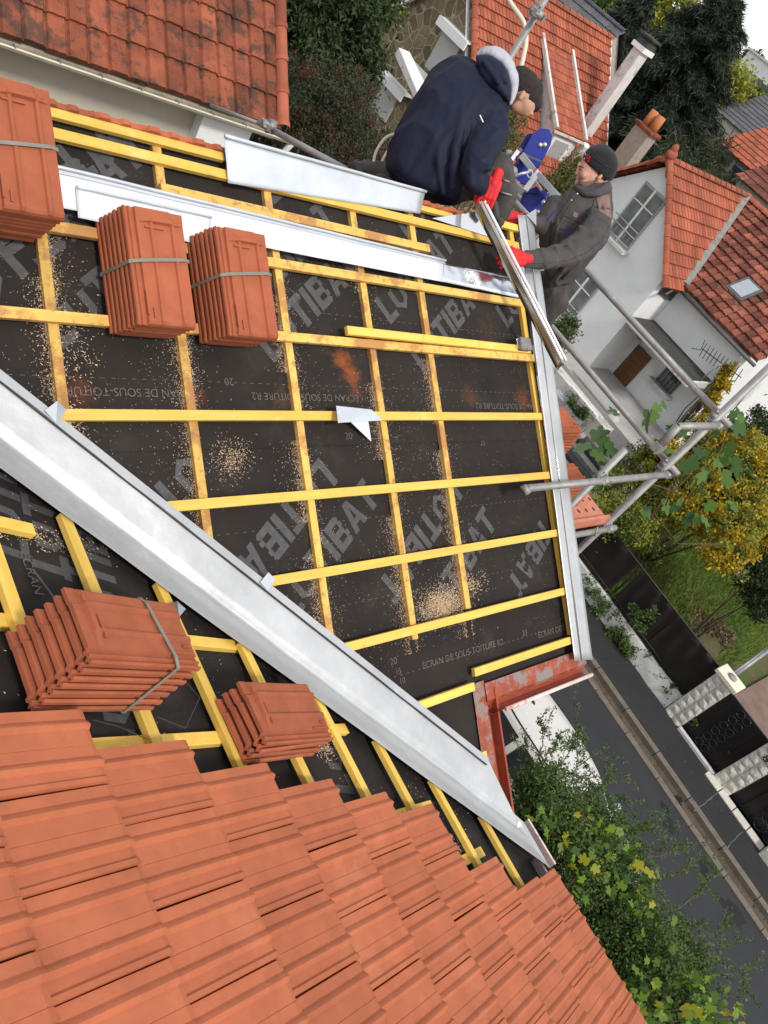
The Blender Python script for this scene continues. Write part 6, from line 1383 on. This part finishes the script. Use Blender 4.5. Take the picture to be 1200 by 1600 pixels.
# yellow leaved tree in the garden
yb = AD((1110,800),18)
shrub('autumn_tree','golden leaved small tree in the garden in front of the white house','tree',(yb[0]+.5,yb[1]+.3,.3),[E_((1140,760),18,(.75,.75,.6)),E_((1100,790),17.6,(.8,.8,.6)),E_((1165,820),17.4,(.7,.7,.55)),E_((1060,760),18.6,(.6,.6,.5)),E_((1110,730),19,(.7,.7,.55)),E_((1190,770),18,(.6,.6,.55)),E_((1150,850),16.8,(.45,.45,.4)),E_((1110,690),19.0,(.6,.6,.5)),E_((1180,720),18.5,(.7,.7,.6)),E_((1040,720),18.8,(.5,.5,.45)),E_((1130,870),16.6,(.4,.4,.35))],34000,'l_yellow',(.085,.055),420,.085,extra=[('l_yg',.35,(.085,.055)),('l_mid',.15,(.085,.055))],nst=8)
yb = AD((985,770),19)
shrub('yellow_green_shrub','yellowing shrub behind the scaffold couplers left of the golden tree','shrub',(yb[0],yb[1],.2),[E_((980,770),19,(.8,.8,.5)),E_((1010,735),19.5,(.7,.7,.5)),E_((1035,790),18.5,(.7,.7,.45)),E_((960,800),18,(.7,.7,.4)),E_((1000,820),17.8,(.7,.7,.35))],13000,'l_yg',(.07,.04),260,.10,extra=[('l_mid',.5,(.07,.04))])
yb = AD((1190,915),17)
shrub('dark_shrub','dark green bush at the right edge above the sloping lawn','shrub',(yb[0],yb[1],.3),[E_((1185,915),17,(.45,.45,.5)),E_((1205,870),17.5,(.7,.7,.6)),E_((1200,940),16.5,(.4,.4,.4))],9000,'l_dark',(.08,.04),120,.08,nst=4)
yb = AD((1190,690),22)
shrub('dark_shrub','dark green hedge at the right edge below the white side wall','shrub',(yb[0],yb[1],.3),[E_((1190,700),21,(.8,.8,.6)),E_((1215,660),22,(.9,.9,.8)),E_((1150,740),20,(.7,.7,.5)),E_((1220,730),21,(.9,.9,.8))],12000,'l_dark',(.1,.05),150,.12,nst=4)
yb = AD((885,520),21.5)
shrub('window_plant','small green climber under the lower window of the white house','plant',(yb[0],yb[1],.5),[E_((880,520),23.2,(.35,.35,.4)),E_((872,540),23.2,(.25,.25,.3)),E_((890,505),23.2,(.2,.3,.2))],3000,'l_mid',(.09,.05),50,.09)
yb = AX((1115,620),23.2)
shrub('yellow_climber','yellowing climber hanging on the corner drainpipe of the white house','plant',(yb[0],yb[1],.3),[(AX((1138,580),23.1),(.1,.18,.3)),(AX((1125,600),23.1),(.1,.2,.35)),(AX((1112,620),23.1),(.12,.2,.35)),(AX((1108,640),23.1),(.12,.15,.3))],900,'l_yellow',(.16,.10),26,.07,shell=.2)
yb = AX((900,640),19.5)
shrub('planter_plant','small green plants in the grey planter of the white house landing','plant',(yb[0],yb[1],.2),[(AX((893,628),19.8),(.15,.25,.2)),(AX((912,645),19.8),(.15,.25,.2))],900,'l_mid',(.09,.05),26,.06,shell=.2)
# hillside wood (one mass behind everything)
P, ct, cc = crown_pts(26000,[((95+14*math.sin(i*1.7), -60+i*11.0, -3+2*math.sin(i)), (9,9,4.2+1.2*math.sin(i*2.1))) for i in range(24)]+[((62+6*math.sin(i), 44+i*7.0, -3), (6,6,3.5)) for i in range(6)],1200,.9)
t_ = leaf_mesh(P, rdirs(len(P),(0,0,.3)), rdirs(len(P),(0,0,1)), .9+.6*RNG.random(len(P)), .6+.4*RNG.random(len(P)), .5*ct+.5*RNG.random(len(P)), (90,40,-5), 'hillside_wood', 'l_mid', None)
tag(t_,'distant mass of trees and hedges covering the hillside behind the houses','wood',kind='stuff')
# lawn grass, dead grass and leaf litter
def scatter(n, fn, mat, name, label, L_, W_, upb, kind='stuff', shape='d'):
    P = np.array([fn() for _ in range(n)]); o = leaf_mesh(P, rdirs(n,upb), rdirs(n), L_*(.5+RNG.random(n)), W_*(.6+.8*RNG.random(n)), RNG.random(n), (18,4,0), name, mat, None, shape); tag(o,label,name.replace('_',' '),kind=kind)
def lawn():
    while 1:
        x = random.uniform(16.0,21.5); y = random.uniform(1.15,8.0)
        if noise.noise(Vector((x*.8,y*.8,3))) > -.35: return (x,y,gz(x,y)-.01)
def lit():
    while 1:
        x = random.uniform(16.0,21); y = random.uniform(1.2,8.0)
        if noise.noise(Vector((x*.9,y*.9,13))) > -.05: return (x,y,gz(x,y)+.01)
scatter(60000,lawn,'grass','lawn_grass','tufty green and yellow grass on the slope behind the dark mesh fence',.16,.012,(0,0,1.5))
scatter(16000,lit,'dead','leaf_litter','brown fallen leaves and dry stems lying on the garden slope',.10,.05,(0,0,.2))
def pv(): return (random.uniform(9.3,15.6),random.uniform(-4,4.5),.112 if False else 0)
def pavl():
    x = random.choice([random.uniform(14.22,14.44)]*3+[random.uniform(14.65,15.6)]+[random.uniform(11.3,14.0)]); y = random.uniform(-4,4.5); return (x,y,.006 if x < 14.05 else (-.005 if x < 14.46 else .105))
scatter(420,pavl,'dead','street_litter_leaves','pale fallen leaves scattered along the kerb and pavement',.045,.025,(0,0,.05))
for k in range(9):
    pass
# shrub border in front: pyracantha-like sprays and fig
def AZz(p,z): return AZ(p,z)
ell = [(AZ((850,1245),3.4),(.38,.38,.40)),(AZ((865,1290),3.5),(.40,.45,.5)),(AZ((900,1350),3.4),(.5,.5,.5)),(AZ((950,1400),3.3),(.55,.5,.5)),(AZ((985,1480),3.3),(.55,.5,.5)),(AZ((1000,1540),3.3),(.5,.5,.5)),(AZ((1050,1500),3.0),(.45,.5,.45)),(AZ((930,1290),2.9),(.45,.4,.4)),(AZ((1040,1590),3.2),(.5,.5,.5)),(AZ((895,1255),2.7),(.32,.32,.3)),(AZ((960,1340),2.6),(.4,.4,.35))]
shrub('pyracantha_shrub','big small leaved green shrub with arching sprays beside the house, overhanging the street','shrub',(6.3,-.6,0),ell,90000,'l_pyra',(.046,.021),800,.075,up=.5,nst=40,stem_r=.012)
def spray(mbs, L, pts, rr=.005, nl=70, sz=.038):
    P = [V(p) for p in pts]; mbs.tube(P,[rr*(1-.7*i/(len(P)-1)) for i in range(len(P))],5)
    for k in range(nl):
        u = RNG.random()*(len(P)-1); i = min(int(u),len(P)-2); L.append(P[i]+(P[i+1]-P[i])*(u-i)+RNG.normal(size=3)*.016)
sp = thing('arching_spray','loose thorny green sprays arching over the pale car and the street','shrub',(6.6,.2,0)); mbs = MB(); L = []
SP = [[(850,1230),(842,1180),(848,1140),(842,1120)],[(860,1240),(880,1190),(900,1150),(898,1100),(895,1065)],[(870,1250),(900,1200),(925,1180),(950,1165)],[(840,1220),(858,1170),(890,1160),(905,1140)],[(880,1300),(930,1260),(965,1245)],[(930,1330),(985,1300),(1010,1290)],[(950,1380),(1010,1340),(1050,1330),(1065,1320)],[(980,1400),(1040,1370),(1075,1360),(1098,1340)],[(1000,1430),(1060,1420),(1100,1385),(1105,1375)],[(1010,1450),(1070,1440),(1110,1460),(1135,1450)],[(1020,1480),(1090,1480),(1130,1478),(1152,1470)],[(1040,1520),(1100,1530),(1160,1520),(1195,1515)],[(1060,1560),(1120,1550),(1150,1560),(1170,1530)],[(990,1300),(1010,1290),(1040,1280)],[(820,1150),(812,1175),(830,1200)],[(900,1260),(945,1225),(960,1205)],[(1000,1460),(1035,1500),(1080,1510),(1140,1495)],[(915,1300),(960,1290),(1000,1310),(1030,1330)],[(880,1210),(915,1215),(940,1235)],[(860,1180),(872,1150),(885,1140),(905,1180)]]
for s_ in SP:
    zz = [3.3,3.35,3.3,3.2,3.1]; P = [AZ(p,zz[min(i,4)]) for i,p in enumerate(s_)]; Q = [P[0]]
    for a,b in zip(P,P[1:]): Q += [a+(b-a)*.5+RNG.normal(size=3)*.03, b]
    spray(mbs,L,Q,.009,120)
    for _ in range(7):
        i = RNG.integers(1,len(Q)); d = RNG.normal(size=3)*.16; d[2] = abs(d[2])*.6; spray(mbs,L,[Q[i],Q[i]+d*.6,Q[i]+d*1.2+V((0,0,-.03))],.004,42)
mbs.build('twig','bark',sp); L = np.array(L); k = len(L); leaf_mesh(L, rdirs(k,(0,0,.4)), rdirs(k,(0,0,1)), .042*(.6+.7*RNG.random(k)), .018*(.7+.6*RNG.random(k)), .15+.7*RNG.random(k), ORG[sp.name], 'foliage','l_pyra',sp)
def fig(name, label, clusters, base, n_each, size, group=None, mats=('l_fig','l_figy'), fy=.12, spread=.14, stem=True):
    t = thing(name,label,'fig tree',base,group); C_ = []; mb = MB()
    for c,n_ in clusters:
        c = V(c); C_.append(c+RNG.normal(size=(n_,3))*spread*np.array([1,1,.6]))
        if stem: mb.tube([V(base), (V(base)+c)/2+V((0,0,.2)), c],[.02,.014,.006],6)
    P = np.concatenate(C_); k = len(P); y = RNG.random(k) < fy
    for mk,mt in ((~y,mats[0]),(y,mats[1])):
        if mk.sum(): leaf_mesh(P[mk], rdirs(mk.sum(),-EZ*.25+V((0,0,-.25))), nrm(-EZ*1.0+ZD*.8)+rdirs(mk.sum())*.75, size*(.65+.6*RNG.random(mk.sum())), size*.95*(.7+.5*RNG.random(mk.sum())), RNG.random(mk.sum()), base, 'foliage', mt, t, 'fig')
    if stem: mb.build('stem','bark',t)
    return t
fig('fig_tree','big lobed green and yellow fig leaves growing up through the small leaved shrub',[(AZ(p,z),int(n_*1.7)) for p,z,n_ in (((838,1268),3.9,6),((870,1285),3.9,7),((878,1330),3.9,5),((935,1300),3.85,8),((950,1285),3.9,6),((985,1340),3.8,8),((1000,1375),3.8,7),((1005,1400),3.7,6),((940,1360),3.8,7),((930,1350),3.85,5),((900,1370),3.8,6),((985,1420),3.8,7),((1000,1445),3.7,5),((960,1385),3.85,6),((1000,1545),3.9,10),((1015,1580),4.0,10),((1085,1530),3.8,10),((1100,1570),3.9,10),((1130,1590),3.8,8),((1060,1595),4.0,10),((1035,1520),3.8,6),((1150,1590),3.6,5),((1080,1600),3.9,8),((1000,1600),4.0,8))],(6.4,-1.2,.0),0,.100,fy=.12,spread=.12)
fig('fig_tree','bright yellow fig leaves near the top of the shrub and at the bottom edge',[(AZ(p,z),n_) for p,z,n_ in (((935,1285),4.0,3),((955,1295),4.0,2),((935,1352),4.0,2),((1000,1348),4.0,2),((1078,1572),4.1,4),((1100,1580),4.1,3),((1155,1585),3.9,3),((1015,1418),3.9,2))],(6.5,-1.0,.0),0,.125,mats=('l_fig','l_figy'),fy=.55,spread=.05,stem=False)
LP = [((1020,634),6.6),((1028,645),6.6),((1065,668),6.7),((1080,662),6.7),((1048,672),6.7),((1150,640),6.9),((1160,650),6.9),((1140,655),6.9),((1128,665),6.9),((1146,690),6.9),((1150,715),6.9),((1098,712),6.9),((1115,720),6.9),((1135,735),6.9),((940,683),7.2),((950,690),7.2),((925,705),7.2),((940,712),7.2),((1040,700),6.9),((1052,706),6.9),((1140,725),7),((1145,785),7.4),((1135,795),7.4),((1040,780),7.4),((1045,795),7.4),((1080,800),7.4),((1108,730),7),((1012,640),6.6)]
t = thing('fig_branch','thin branches with single large green leaves reaching behind the scaffold tubes','branch',AD((1100,760),7.2)); P = np.array([AD(p,D) for p,D in LP]); P = np.concatenate([P, P[RNG.integers(0,len(P),22)]+RNG.normal(size=(22,3))*.09]); k = len(P)
leaf_mesh(P, rdirs(k,EYv*.9-EX*.2), nrm(-EZ+ZD*.5)+rdirs(k)*.5, .15*(.7+.6*RNG.random(k)), .135*(.7+.5*RNG.random(k)), RNG.random(k), ORG[t.name],'foliage','l_figd',t,'fig')
mb = MB()
for pts in (((1060,800,7.4),(1090,750,7.1),(1125,705,6.9),(1148,650,6.9)),((1010,700,6.7),(1012,665,6.6),(1018,640,6.6)),((1180,600,7),(1130,660,6.9),(1060,740,7),(1040,790,7.3)),((1000,840,7.4),(1030,790,7.3),(1080,740,7)),((1020,800,7.4),(1060,850,7.5),(1130,850,7.5)),((960,720,7.2),(1000,750,7.2),(1060,770,7.3))): mb.tube([AD(p[:2],p[2]) for p in pts],.006,5)
mb.build('stem','bark',t)
